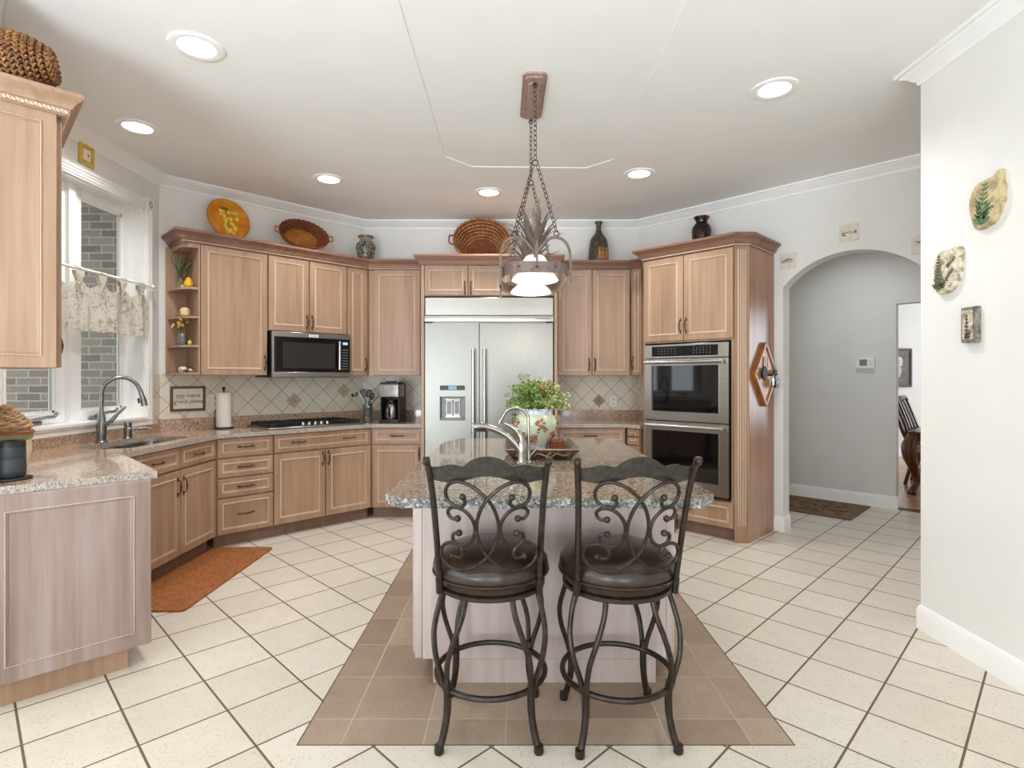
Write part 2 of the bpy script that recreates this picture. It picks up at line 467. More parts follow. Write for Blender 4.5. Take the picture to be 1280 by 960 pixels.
# ceiling with a shallow clipped tray over the island
tray = [(-0.50, -1.2), (0.77, -1.2), (0.77, 4.25), (0.58, 4.43), (-0.33, 4.40), (-0.52, 4.20)]
b = B(); b.slab([(-4.3, -3.7), (8.7, -3.7), (8.7, 10.0), (-4.3, 10.0)], [tray], H, H + 0.2)
struct(b.build('ceiling', M_ceil))
b = B(); b.prism(tray, H + 0.005, H + 0.2); struct(b.build('ceiling_tray', M_ceil))

# walls
wall('wall_back', -1.6125, YB, 0, rect(-0.1, 3.05, 0, H))
wall('wall_left_diagonal', XL, 4.603, PI / 4, rect(-0.05, 1.95, 0, H))
win_y0, win_y1, win_z0, win_z1 = 3.20, 4.416, 1.06, 2.72
wall('wall_left', XL, 3.0, PI / 2, rect(-0.1, 1.66, 0, H), [rect(win_y0 - 3.0, win_y1 - 3.0, win_z0, win_z1)], t=0.16)
wall('wall_peninsula', -2.20, 2.263, 3 * PI / 4, rect(0, 1.07, 0, H), t=0.1)
wall('wall_left_return', -4.05, 2.185, 0, rect(0, 1.80, 0, H), t=0.1)
wall('wall_far_left', -4.0, -3.5, PI / 2, rect(-0.1, 5.75, 0, H), [rect(1.7, 4.7, 0.5, 2.5)])
# arch
R_, ac, az = 0.675, 1.997, 1.741
a0 = math.asin((2.173 - az) / R_)
arch = [(1.478, 0.0), (1.478, 2.173)] + [(ac - R_ * math.cos(t), az + R_ * math.sin(t)) for t in [a0 + (PI - 2 * a0) * i / 24 for i in range(25)]] + [(2.515, 0.0)]
arch = [arch[0]] + arch[2:]
outl = [(-0.05, 0), (1.478, 0)] + arch[1:-1] + [(2.515, 0), (4.20, 0), (4.20, H), (-0.05, H)]
wall('wall_right_diagonal', 1.35, YB, -PI / 4, outl, t=0.15)
wall('wall_right', 2.22, 3.01, -PI / 2, rect(0, 6.6, 0, H), t=0.12)
wall('wall_right_return', 4.36, 3.01, PI, rect(0, 2.06, 0, H), t=0.12)
wall('wall_rear', 2.35, -3.5, PI, rect(-0.1, 6.5, 0, H), [rect(0.45, 2.65, 0.08, 2.4), rect(3.45, 5.45, 0.35, 2.55)])
# hall and dining room beyond the arch
wall('wall_hall', 1.2, 8.5, -PI / 4, [(0, 0), (3.917, 0), (3.917, 2.137), (5.3, 2.137), (5.3, 0), (8.2, 0), (8.2, H), (0, H)], t=0.12, mat=M_hall)
wall('wall_hall_end', 1.5, 5.9, PI / 4, rect(0, 1.7, 0, H), t=0.1, mat=M_hall)
wall('wall_hall_far_end', 5.6, 4.1, -3 * PI / 4, rect(-0.3, 1.75, 0, H), t=0.1, mat=M_hall)
wall('wall_dining', 1.0, 9.6, 0, rect(0, 7.6, 0, H))
wall('wall_dining_right', 8.45, 9.7, -PI / 2, rect(0, 8.5, 0, H), [rect(0.9, 3.3, 0.6, 2.6)])

# crown moulding at the ceiling
cp = [(2.22, -3.5), (2.22, 3.01), (4.29, 3.01), (1.35, YB), (-1.6125, YB), (XL, 4.603), (XL, 3.02), (-2.2, 2.263)]
z = H
prof = [(0, z - 0.085), (0.008, z - 0.085), (0.013, z - 0.078), (0.014, z - 0.066), (0.026, z - 0.058), (0.045, z - 0.036), (0.066, z - 0.026),
        (0.070, z - 0.018), (0.088, z - 0.016), (0.090, z - 0.002), (0.0901, z), (0, z)]
b = B(); b.sweep(cp, prof); struct(b.build('trim_1', M_trim, sharp=25))
# baseboards
bp = [(0, 0), (0.014, 0), (0.014, 0.105), (0.009, 0.12), (0.005, 0.132), (0, 0.132)]
b = B(); b.sweep([(2.22, -3.5), (2.22, 3.01), (4.29, 3.01)], bp); struct(b.build('baseboard_right', M_trim))
jl = (1.35 + 1.478 * S2, YB - 1.478 * S2); jr = (1.35 + 2.515 * S2, YB - 2.515 * S2)
b = B(); b.sweep([(jl[0] + .15 * S2, jl[1] + .15 * S2), jl, (jl[0] - 0.066, jl[1] + 0.066)], bp); struct(b.build('baseboard_arch', M_trim))
b = B(); b.sweep([(jr[0] + .8, jr[1] - .8), jr, (jr[0] + .15 * S2, jr[1] + .15 * S2)], bp); struct(b.build('baseboard_arch_right', M_trim))
hc = (1.2 + 3.917 * S2, 8.5 - 3.917 * S2)
b = B(); b.sweep([(hc[0] + .12 * S2, hc[1] + .12 * S2), hc, (2.4, 7.3)], bp); struct(b.build('baseboard_hall', M_trim))
b = B(); b.sweep([(8.4, 9.6), (1.0, 9.6)], bp); struct(b.build('baseboard_dining', M_trim))
b = B(); b.box(-0.69, 0.69, -0.06, 0.06, 0.0, 0.006); struct(b.build('trim_2', plain('dark_threshold', (70, 48, 36), 0.4), loc=(hc[0] + 0.69 * S2 + .045, hc[1] - 0.69 * S2 + .045, 0), rotz=-PI / 4))

# backsplash: diagonal stone tile with small diamond insets, the lattice measured from one grout crossing
M_inset = plain('carved_stone_inset', (184, 166, 140), 0.5, vary=0.14, scale=60, bump=0.6)
M_insetd = plain('brown_stone_inset', (158, 134, 112), 0.5, vary=0.14, scale=60, bump=0.6)
def splash(name, x, y, rot, x0, x1, z0=1.021, z1=1.40):
    b = B(); b.box(x0, x1, -0.008, 0.0, z0 - 1.246, z1 - 1.246)
    return struct(b.build(name, M_bsplash, loc=(x, y, 1.246), rotz=rot))
dl = lambda s: (XL + s * S2, 4.603 + s * S2)      # point at run s along the left diagonal wall
xs, ys = dl(0.60)
splash('wall_left_diagonal_tile', xs, ys, PI / 4, -0.60, 1.285)
splash('wall_back_left_tile', -1.5, YB, 0, -0.105, 0.63)
splash('wall_back_right_tile', 0.84, YB, 0, -0.43, 0.51)
splash('wall_right_diagonal_tile', 1.35, YB, -PI / 4, 0.0, 0.28)
splash('wall_left_tile', XL, 4.56, PI / 2, -0.05, 0.043)
def inset(s_xy, rot, zc, r, mat, nm):
    b = B(); T = Matrix.Rotation(PI / 2, 4, 'X')
    b.prism([(r, 0), (0, r), (-r, 0), (0, -r)], 0.006, 0.012, M=T)
    b.prism([(r * .8, 0), (0, r * .8), (-r * .8, 0), (0, -r * .8)], 0.01, 0.014, M=T)
    for k in range(8):
        a = k * PI / 4; b.ball((0.3 * r * math.cos(a), -0.014, 0.3 * r * math.sin(a)), 0.09 * r, n=6, k=4)
    b.ball((0, -0.014, 0), (0.12 * r, 0.004, 0.12 * r), n=8, k=4)
    return struct(b.build(nm, mat, loc=(s_xy[0], s_xy[1], zc), rotz=rot))
u = (367 - 642) / 690; d = 7.56 / (1 - u); inset((u * d, d), PI / 4, 1.37 - 28.5 * d / 690, 0.075, M_inset, 'trim_3')
u = (429 - 642) / 690; d = 7.56 / (1 - u); inset((u * d, d), PI / 4, 1.37 - 16 * d / 690, 0.075, M_inset, 'trim_4')
inset((0.919, YB), 0, 1.122, 0.07, M_insetd, 'trim_5')

# ------------------------------------------------------------------ the window over the sink
wx = XL - 0.16
b = B()
# casing, fluted, with corner blocks and a stacked sill
def flute(b, x, y0, y1, z0, z1, vert):
    b.box(x, x + 0.018, y0, y1, z0, z1, bev=0.003)
    n = 3
    for k in range(n):
        if vert:
            c = y0 + (y1 - y0) * (k + 1) / (n + 1); b.box(x + 0.016, x + 0.026, c - 0.008, c + 0.008, z0, z1, bev=0.003)
        else:
            c = z0 + (z1 - z0) * (k + 1) / (n + 1); b.box(x + 0.016, x + 0.026, y0, y1, c - 0.008, c + 0.008, bev=0.003)
flute(b, XL, win_y1, win_y1 + 0.085, win_z0 - 0.07, win_z1, True)
flute(b, XL, win_y0 - 0.085, win_y0, win_z0 - 0.07, win_z1, True)
flute(b, XL, win_y0, win_y1, win_z1, win_z1 + 0.085, False)
for yc in (win_y1 + 0.0425, win_y0 - 0.0425):
    b.box(XL, XL + 0.028, yc - 0.045, yc + 0.045, win_z1 - 0.002, win_z1 + 0.09, bev=0.003)
    b.lathe([(0.036, 0), (0.034, 0.006), (0.026, 0.002), (0.016, 0.002), (0.012, 0.006), (0, 0.008)], n=16, M=Matrix.Translation((XL + 0.026, yc, win_z1 + 0.044)) @ Matrix.Rotation(PI / 2, 4, 'Y'))
b.box(XL, XL + 0.022, win_y0, win_y1 + 0.04, win_z0 - 0.07, win_z0 - 0.035, bev=0.004)
b.box(XL, XL + 0.034, win_y0 - 0.05, win_y1 + 0.06, win_z0 - 0.035, win_z0 - 0.018, bev=0.004)
b.box(wx + 0.002, XL + 0.045, win_y0 + 0.001, win_y1 - 0.001, win_z0 - 0.017, win_z0 + 0.004, bev=0.002)
# jamb liner
b.box(wx, XL, win_y1 - 0.012, win_y1, win_z0, win_z1); b.box(wx, XL, win_y0, win_y0 + 0.012, win_z0, win_z1)
b.box(wx, XL, win_y0, win_y1, win_z1 - 0.012, win_z1)
struct(b.build('window_1_casing', M_trim, sharp=30))
# two casement sashes and the post between
xs0, xs1 = wx + 0.01, wx + 0.055
ymid = 3.80
b = B(); b.box(wx, wx + 0.085, ymid - 0.03, ymid + 0.03, win_z0, win_z1 - 0.012, bev=0.004)
fr = struct(b.build('window_1', M_trim))
for y0, y1 in ((win_y0 + 0.012, ymid - 0.03), (ymid + 0.03, win_y1 - 0.012)):
    b = B(); sw = 0.078
    for (ya, yb, za, zb) in ((y0, y0 + sw, win_z0 + 0.005, win_z1 - 0.012), (y1 - sw, y1, win_z0 + 0.005, win_z1 - 0.012), (y0 + sw, y1 - sw, win_z0 + 0.005, win_z0 + 0.075), (y0 + sw, y1 - sw, win_z1 - 0.012 - 0.065, win_z1 - 0.012)):
        b.box(xs0, xs1, ya, yb, za, zb, bev=0.004)
    s2 = 0.016
    ya, yb, za, zb = y0 + sw, y1 - sw, win_z0 + 0.075, win_z1 - 0.077
    for (p, q, r, t) in ((ya, ya + s2, za, zb), (yb - s2, yb, za, zb), (ya, yb, za, za + s2), (ya, yb, zb - s2, zb)):
        b.box(xs0 + 0.008, xs1 - 0.012, p, q, r, t)
    so = b.build('sash', M_trim, fr)
    b = B(); b.box(xs0 + 0.016, xs0 + 0.020, ya, yb, za, zb)
    b.build('pane', M_glass, so)
# casement crank on the sill
for yy in (3.47, 4.02):
    b = B()
    zc = win_z0 + 0.004
    b.box(xs1 + 0.005, xs1 + 0.05, yy - 0.05, yy + 0.06, zc + 0.001, zc + 0.03, bev=0.01, seg=2)
    b.tube(smooth_path([(xs1 + 0.035, yy - 0.02, zc + 0.03), (xs1 + 0.05, yy + 0.03, zc + 0.042), (xs1 + 0.06, yy + 0.08, zc + 0.05), (xs1 + 0.065, yy + 0.13, zc + 0.052), (xs1 + 0.065, yy + 0.155, zc + 0.075)]), [0.012, 0.012, 0.011] + [0.0105] * 22, n=8)
    b.build('window_crank', M_pewter, fr)

# outside: the brick side of the house and the ground
b = B(); b.box(-3.2, 3.2, 0.0, 0.25, -0.3, 4.2); o = b.build('exterior_brick_wall', M_brick, loc=(-6.5, 4.85, 0)); struct(o)
b = B(); b.box(-14, -4.4, -8, 14, -0.35, -0.3); struct(b.build('ground', plain('outside_gravel', (150, 146, 136), 0.95, vary=0.2, scale=8)))
# windows behind the camera: frames and panes
def big_window(name, x, y, rot, x0, x1, z0, z1, nv):
    b = B(); t = 0.05
    for (p, q, r, s_) in ((x0, x0 + t, z0, z1), (x1 - t, x1, z0, z1), (x0 + t, x1 - t, z0, z0 + t), (x0 + t, x1 - t, z1 - t, z1)): b.box(p, q, 0.02, 0.08, r, s_)
    for k in range(1, nv): c = x0 + (x1 - x0) * k / nv; b.box(c - 0.03, c + 0.03, 0.02, 0.08, z0 + t, z1 - t)
    f = struct(b.build(name, M_trim, loc=(x, y, 0), rotz=rot))
big_window('window_2', 2.35, -3.5, PI, 0.45, 2.65, 0.08, 2.4, 2)
big_window('window_3', 2.35, -3.5, PI, 3.45, 5.45, 0.35, 2.55, 2)
big_window('window_4', -4.0, -3.5, PI / 2, 1.7, 4.7, 0.5, 2.5, 3)
big_window('window_5', 8.45, 9.7, -PI / 2, 0.9, 3.3, 0.6, 2.6, 2)

# ------------------------------------------------------------------ cabinets
def pull_mesh():
    """bow pull, lying along x, foot plane at y=0, standing out towards -y"""
    b = B(); L = 0.048
    pts = smooth_path([(-L, 0, 0), (-L, -0.014, 0), (-L * .72, -0.024, 0.0), (-L * .35, -0.027, 0.0), (0, -0.028, 0), (L * .35, -0.027, 0), (L * .72, -0.024, 0), (L, -0.014, 0), (L, 0, 0)], 4)
    n = len(pts); b.tube(pts, [0.0042 + 0.0028 * math.exp(-((i / (n - 1) - .5) / .13) ** 2) for i in range(n)], 8)
    for sx in (-1, 1):
        b.lathe([(0.009, 0), (0.008, 0.004), (0.0045, 0.007)], n=10, M=Matrix.Translation((sx * L, 0, 0)) @ Matrix.Rotation(PI / 2, 4, 'X'))
        b.ball((sx * L * 1.22, -0.004, 0), (0.014, 0.005, 0.006), n=8, k=5)
        b.ball((sx * L * .5, -0.026, 0), (0.006, 0.0065, 0.0065), n=8, k=5)
    return b.data('cabinet_pull', M_bronze)
PULL = pull_mesh()
def pull(parent, x, z, vert, y=0.0, M=None):
    o = bpy.data.objects.new('handle', PULL); COL.objects.link(o); o.parent = parent
    T = Matrix.Translation((x, y, z)) @ (Matrix.Rotation(PI / 2, 4, 'Y') if vert else Matrix.Identity(4))
    o.matrix_local = M @ T if M is not None else T
    return o
WM = lambda m: [m, M_bead]
def cabinet(name, label, x, y, rot, wd, dp, z0, z1, fronts=(), group=None, toe=0.0, mat=None, cat='cabinet', y0=0.02, top=None, open_top=None, fill=False):
    """local x runs left to right as seen from the room, y runs back into the cabinet, door faces at y=0"""
    mat = mat or M_wood
    t = thing(name, label, cat, (x, y, 0), rot, group)
    b = B()
    if open_top:
        b.box(0.001, wd - 0.001, y0, dp, z0, open_top); b.box(0.001, wd - 0.001, y0, y0 + 0.03, open_top, z1)
    else: b.box(0.001, wd - 0.001, y0, dp, z0, z1)
    if fill: b.box(wd - 0.002, wd + 0.022, y0 + 0.003, y0 + 0.06, z0, z1)
    if top: b.box(0.001, wd - 0.001, y0 + 0.002, dp, z1, top)
    b.build('body', mat, t)
    if toe:
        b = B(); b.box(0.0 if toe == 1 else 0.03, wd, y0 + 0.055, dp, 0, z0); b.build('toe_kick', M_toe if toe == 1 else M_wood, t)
    for f in fronts:
        kind, xa, xb, za, zb = f[:5]; hs = f[5] if len(f) > 5 else []
        b = B(); fw = 0.05 if kind == 'door' else 0.034
        if min(xb - xa, zb - za) < 0.2: fw = min(fw, 0.034)
        b.panel(xa + 0.0015, xb - 0.0015, za + 0.0015, zb - 0.0015, fw=fw)
        d = b.build('drawer_front' if kind == 'drawer' else 'door', WM(mat), t, sharp=20)
        for hx, hz, v in hs: pull(d, hx, hz, v)
    return t
UZ0, UZ1 = 1.39, 2.462
BZ0, BZ1 = 0.105, 0.885
G_B = None
# ---- base run: under the window, the diagonal, the back left
sink_len = 4.38 - 3.345
h2 = sink_len / 2
y_b0 = 3.345
t = cabinet('sink_base_cabinet', 'pickled maple base cabinet under the window sink with two doors and two false drawer fronts', -2.36, y_b0, PI / 2, sink_len, 0.59, BZ0, BZ1, [
    ('drawer', 0.08, 0.565, 0.725, 0.88, [(0.32, 0.80, False)]), ('drawer', 0.57, sink_len - 0.004, 0.725, 0.88, [(0.80, 0.80, False)]),
    ('door', 0.08, 0.565, 0.11, 0.715, [(0.53, 0.60, True)]), ('door', 0.57, sink_len - 0.004, 0.11, 0.715, [(0.60, 0.60, True)])], toe=1, open_top=0.69, fill=True)
def diag_pt(s): return (-2.36 + s * S2, 4.38 + s * S2)
p = diag_pt(0.0)
t = cabinet('drawer_cabinet', 'pickled maple base cabinet with a stack of four drawers beside the cooktop', p[0], p[1], PI / 4, 0.447, 0.575, BZ0, BZ1, [
    ('drawer', 0.008, 0.445, 0.725, 0.88, [(0.226, 0.805, False)]), ('drawer', 0.008, 0.445, 0.565, 0.715, [(0.226, 0.642, False)]),
    ('drawer', 0.008, 0.445, 0.405, 0.555, [(0.226, 0.482, False)]), ('drawer', 0.008, 0.445, 0.11, 0.395, [(0.226, 0.26, False)])], toe=1)
p = diag_pt(0.449)
t = cabinet('cooktop_base_cabinet', 'wide pickled maple base cabinet under the gas cooktop with one long drawer and two doors', p[0], p[1], PI / 4, 0.935, 0.575, BZ0, BZ1, [
    ('drawer', 0.004, 0.929, 0.725, 0.88, [(0.22, 0.805, False), (0.70, 0.805, False)]),
    ('door', 0.004, 0.464, 0.11, 0.715, [(0.44, 0.64, True)]), ('door', 0.47, 0.929, 0.11, 0.715, [(0.494, 0.64, True)])], toe=1, fill=True)
t = cabinet('base_cabinet', 'single door pickled maple base cabinet under the coffee maker, left of the fridge', -1.38, 5.36, 0, 0.505, 0.58, BZ0, BZ1, [
    ('drawer', 0.008, 0.49, 0.725, 0.88, [(0.25, 0.805, False)]), ('door', 0.008, 0.49, 0.11, 0.715, [(0.465, 0.63, True)])], toe=1)
# ---- base run right of the fridge
t = cabinet('base_cabinet', 'pickled maple base cabinet right of the fridge, partly hidden by the island plant', 0.418, 5.36, 0, 0.672, 0.58, BZ0, BZ1, [
    ('drawer', 0.004, 0.664, 0.725, 0.88, [(0.33, 0.805, False)]), ('door', 0.004, 0.332, 0.11, 0.715, [(0.31, 0.63, True)]), ('door', 0.336, 0.664, 0.11, 0.715, [(0.36, 0.63, True)])], toe=1)
t = cabinet('narrow_base_cabinet', 'very narrow angled base cabinet between the back counter and the double oven', 1.092, 5.358, -PI / 4, 0.152, 0.55, BZ0, BZ1, [
    ('drawer', 0.006, 0.148, 0.725, 0.88, [(0.077, 0.805, False)]), ('door', 0.006, 0.148, 0.11, 0.715, [(0.077, 0.60, True)])], toe=1)
# ---- peninsula at the left
px0, py0 = -1.742, 2.648
t = cabinet('peninsula_cabinet', 'pickled maple peninsula cabinet at lower left with a large beaded end panel', px0, py0, 3 * PI / 4, 0.90, 0.585, BZ0, BZ1, [
    ('drawer', 0.03, 0.44, 0.725, 0.88, [(0.23, 0.805, False)]), ('drawer', 0.45, 0.86, 0.725, 0.88, [(0.66, 0.805, False)]),
    ('door', 0.03, 0.44, 0.11, 0.715, [(0.41, 0.63, True)]), ('door', 0.45, 0.86, 0.11, 0.715, [(0.48, 0.63, True)])], toe=2, y0=0.03)
b = B(); TE = Matrix.Translation((-0.02, 0.585, 0)) @ Matrix.Rotation(-PI / 2, 4, 'Z')
b.panel(0.0, 0.585, 0.105, 0.885, fw=0.066, M=TE, mb=0)
ep = b.build('end_panel', WM(M_panel_end), t, sharp=20)
M_pale = plain('pale_bead', (232, 222, 210), 0.4, vary=0.02)
def beads(b, x0, x1, z0, z1, y, M, r=0.0028, step=0.0085):
    pts = []
    n = int((x1 - x0) / step); pts += [(x0 + (x1 - x0) * i / n, z) for i in range(n + 1) for z in (z0, z1)]
    n = int((z1 - z0) / step); pts += [(x, z0 + (z1 - z0) * i / n) for i in range(1, n) for x in (x0, x1)]
    for x, z in pts:
        c = M @ Vector((x, y, z))
        v = [b.bm.verts.new(c + Vector(q) * r) for q in ((1, 0, 0), (-1, 0, 0), (0, 1, 0), (0, -1, 0), (0, 0, 1), (0, 0, -1))]
        for q in ((0, 2, 4), (2, 1, 4), (1, 3, 4), (3, 0, 4), (2, 0, 5), (1, 2, 5), (3, 1, 5), (0, 3, 5)): b.face([v[i] for i in q])
b = B(); beads(b, 0.0705, 0.585 - 0.0705, 0.1755, 0.8145, -0.0045, TE, 0.003, 0.0085); b.build('bead_string', M_pale, ep)

# ---- uppers
def up_pt(s): return (-2.554 + s * S2, 4.496 + s * S2)
p = up_pt(0.0)
t = cabinet('wall_cabinet', 'single wide door pickled maple wall cabinet left of the microwave', p[0], p[1], PI / 4, 0.541, 0.355, UZ0, UZ1, [
    ('door', 0.006, 0.537, UZ0, UZ1, [(0.513, 1.50, True)])], top=2.545)
p = up_pt(0.541)
t = cabinet('wall_cabinet', 'short two door wall cabinet directly above the microwave', p[0], p[1], PI / 4, 0.761, 0.355, 1.79, UZ1, [
    ('door', 0.006, 0.376, 1.79, UZ1, [(0.354, 1.885, True)]), ('door', 0.382, 0.755, 1.79, UZ1, [(0.405, 1.885, True)])], top=2.545)
p = up_pt(1.302)
t = cabinet('wall_cabinet', 'narrow single door wall cabinet right of the microwave', p[0], p[1], PI / 4, 0.229, 0.355, UZ0, UZ1, [
    ('door', 0.006, 0.222, UZ0, UZ1, [(0.2, 1.50, True)])], top=2.545, fill=True)
t = cabinet('wall_cabinet', 'single door wall cabinet above the coffee maker, left of the fridge', -1.466, 5.58, 0, 0.536, 0.365, UZ0, UZ1, [
    ('door', 0.05, 0.522, UZ0, UZ1)], top=2.545)
t = cabinet('wall_cabinet', 'tall two door wall cabinet right of the fridge', 0.418, 5.58, 0, 0.762, 0.365, UZ0, UZ1, [
    ('door', 0.03, 0.372, UZ0, UZ1, [(0.345, 1.50, True)]), ('door', 0.378, 0.756, UZ0, UZ1, [(0.405, 1.50, True)])], top=2.536)
t = cabinet('narrow_wall_cabinet', 'very narrow angled wall cabinet squeezed beside the tall oven cabinet', 1.183, 5.58, -PI / 4, 0.138, 0.345, UZ0, UZ1, [
    ('door', 0.006, 0.13, UZ0, UZ1, [(0.03, 1.52, True)])])
# ---- open corner shelf unit at the left end (quarter round shelves)
t = thing('corner_shelf_unit', 'open quarter round maple shelf unit at left end of the wall cabinets, holding small ornaments', 'shelf', (up_pt(0)[0], up_pt(0)[1], 0), PI / 4)
b = B(); b.box(-0.012, 0.0, 0.0, 0.35, UZ0, UZ1)
b.build('side_panel', M_wood, t)
b = B(); b.box(-0.165, -0.012, 0.335, 0.35, UZ0, UZ1); b.build('back_panel', M_wood, t)
def qshelf(z, th=0.018, w=0.155, d=0.325):
    pts = [(-0.012, 0.335), (-0.012, 0.004)] + [(-0.05 - (w - 0.05) * math.sin(a), 0.335 - (d - 0.004) * math.cos(a)) for a in [PI / 2 * i / 14 for i in range(15)]]
    b = B(); b.prism(pts, z - th, z); return b
for k, zz in enumerate((UZ0 + 0.022, 1.635, 1.87, 2.105)):
    qshelf(zz).build('shelf', M_wood, t)
b = B()
pts = [(-0.012, 0.335), (-0.012, 0.0), (-0.07, 0.0), (-0.125, 0.05), (-0.127, 0.335)]
b.prism(pts, UZ1 - 0.04, UZ1); b.build('top_rail', M_wood, t)

# ---- crown of the cabinets
def crown_prof(z0, z1, out=0.07):
    h = z1 - z0
    return [(0, z0), (0.010, z0), (0.010, z0 + h * .15), (0.022, z0 + h * .17), (0.024, z0 + h * .28), (0.030, z0 + h * .30), (0.034, z0 + h * .44), (0.044, z0 + h * .58), (0.056, z0 + h * .66), (0.056, z0 + h * .71), (out - 0.006, z0 + h * .73), (out, z0 + h * .80), (out, z0 + h * .95), (out - 0.004, z1), (0, z1)]
def rope(b, pts, r, pitch=0.028):
    """twisted rope: two strands winding round the path"""
    P = [Vector(p) for p in pts]
    for i in range(len(P) - 1):
        a, c = P[i], P[i + 1]; L = (c - a).length; d = (c - a).normalized(); n = Vector((0, 0, 1)); q = d.cross(n)
        N = max(4, int(L / pitch * 5))
        for ph in (0, PI):
            b.tube([a + d * (L * k / N) + (n * math.cos(2 * PI * k / 5 + ph) + q * math.sin(2 * PI * k / 5 + ph)) * r * .5 for k in range(N + 1)], r * .62, 5)
e0 = (-2.554 - 0.25 * S2, 4.496 - 0.25 * S2)
ctop = 2.555
a1 = up_pt(-0.127)
lw = (up_pt(-0.335)[0] - 0.30 * S2, up_pt(-0.335)[1] + 0.30 * S2)
path = [(a1[0] - 0.355 * S2, a1[1] + 0.355 * S2), a1, (-1.470, 5.58), (-0.942, 5.58)]
t = thing('cabinet_crown', 'stepped brown crown moulding with a thin rope along the wall cabinets at left', 'crown molding', (0, 0, 0))
b = B(); b.sweep(path, crown_prof(UZ1, ctop), side=-1); b.build('molding', M_crown, t, sharp=25)
b = B(); rope(b, [Vector((x + ox, y + oy, UZ1 + 0.008)) for (x, y), (ox, oy) in zip(path[1:], ((.004, -.012), (.006, -.014), (0, -.014)))], 0.006)
b.build('rope_molding', M_bead, t)
path = [(0.483, 5.58), (1.18, 5.58), (1.279, 5.481)]
t = thing('cabinet_crown', 'stepped brown crown moulding along the wall cabinets between fridge and oven', 'crown molding', (0, 0, 0))
b = B(); b.sweep(path, crown_prof(UZ1, ctop - 0.01), side=-1); b.build('molding', M_crown, t, sharp=25)

# ---- fridge surround
t = thing('fridge_surround_cabinet', 'maple cabinet framing the fridge with three small doors above it', 'cabinet', (-0.8725, 5.20, 0))
W_ = 1.286
b = B(); b.box(0, 0.03, 0.0, 0.74, 0, 2.43, bev=0.003); b.build('side_panel', M_wood, t)
b = B(); b.box(W_ - 0.03, W_, 0.0, 0.74, 0, 2.43, bev=0.003); b.build('side_panel', M_wood, t)
b = B(); b.box(0.03, W_ - 0.03, 0.02, 0.74, 2.14, 2.43); b.build('body', M_wood, t)
for xa, xb, hx in ((0.034, 0.44, 0.415), (0.446, 0.845, 0.47), (0.851, 1.252, 0.875)):
    b = B(); b.panel(xa, xb, 2.146, 2.425, fw=0.042); dd = b.build('door', WM(M_wood), t, sharp=20); pull(dd, hx, 2.215, True)
b = B(); b.sweep([(-0.0, 0.30), (0.0, 0.0), (W_, 0.0), (W_, 0.30)], crown_prof(2.43, 2.52, 0.065), side=-1); b.build('crown_molding', M_crown, t, sharp=25)

# ---- tall oven cabinet
ox, oy = 1.21, 5.184
W_ = 0.873
t = thing('oven_cabinet', 'tall maple oven cabinet with fluted corner post on the diagonal wall beside the arch', 'cabinet', (ox, oy, 0), -PI / 4)
b = B()
b.box(0, 0.020, 0.02, 0.62, 0.105, UZ1); b.box(W_ - 0.035, W_, 0.02, 0.62, 0.105, UZ1)
b.box(0.02, W_ - 0.035, 0.02, 0.62, 0.105, 0.335); b.box(0.02, W_ - 0.035, 0.02, 0.62, 1.685, UZ1); b.box(0.02, W_ - 0.035, 0.60, 0.62, 0.33, 1.69)
b.build('body', M_wood, t)
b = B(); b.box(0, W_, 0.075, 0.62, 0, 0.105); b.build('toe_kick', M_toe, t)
# fluted chamfer post and side panel
ch = 0.084
T45 = Matrix.Translation((W_, 0.02, 0)) @ Matrix.Rotation(PI / 4, 4, 'Z')
b = B(); wdt = ch / S2
pts = [(W_, 0.0), (W_, 0.62), (W_ + ch, 0.62), (W_ + ch, ch)]
b.prism(pts, 0.0, UZ1)
for k in range(4):
    c = wdt * (0.26 + 0.16 * k)
    b.box(c - 0.0055, c + 0.0055, -0.006, 0.004, 0.14, UZ1 - 0.03, m=1, bev=0.002, M=Matrix.Translation((W_, 0.0, 0)) @ Matrix.Rotation(PI / 4, 4, 'Z'))
b.build('fluted_post', WM(M_wood), t)
b = B(); b.box(W_ + ch, W_ + ch + 0.004, ch, 0.63, 0.0, UZ1); b.build('side_panel', wood('oven_side_maple', (150, 104, 74), (168, 122, 92), (184, 142, 112), 0.28), t)
for xa, xb, hx in ((0.012, 0.412, 0.388), (0.418, W_ - 0.012, 0.443)):
    b = B(); b.panel(xa, xb, 1.70, UZ1 - 0.004, fw=0.055); dd = b.build('door', WM(M_wood), t, sharp=20); pull(dd, hx, 1.83, True)
b = B(); b.panel(0.012, W_ - 0.012, 0.115, 0.325, fw=0.04); dd = b.build('drawer_front', WM(M_wood), t, sharp=20)
pull(dd, 0.43, 0.22, False)
b = B(); b.sweep([(0.0, 0.60), (0.0, 0.0), (W_, 0.0), (W_ + ch, ch), (W_ + ch, 0.61)], crown_prof(UZ1, ctop + 0.005, 0.07), side=-1); b.build('crown_molding', M_crown, t, sharp=25)
b = B(); rope(b, [Vector(q) for q in ((0.0, -0.014, UZ1 + 0.008), (W_ + .005, -0.014, UZ1 + 0.008), (W_ + ch + .014, ch - .006, UZ1 + 0.008), (W_ + ch + .014, 0.6, UZ1 + 0.008))], 0.006)
b.build('rope_molding', M_bead, t)
b = B(); b.box(0, W_ + ch, 0.0 + ch, 0.6, UZ1, UZ1 + 0.02); b.build('top', M_wood, t)

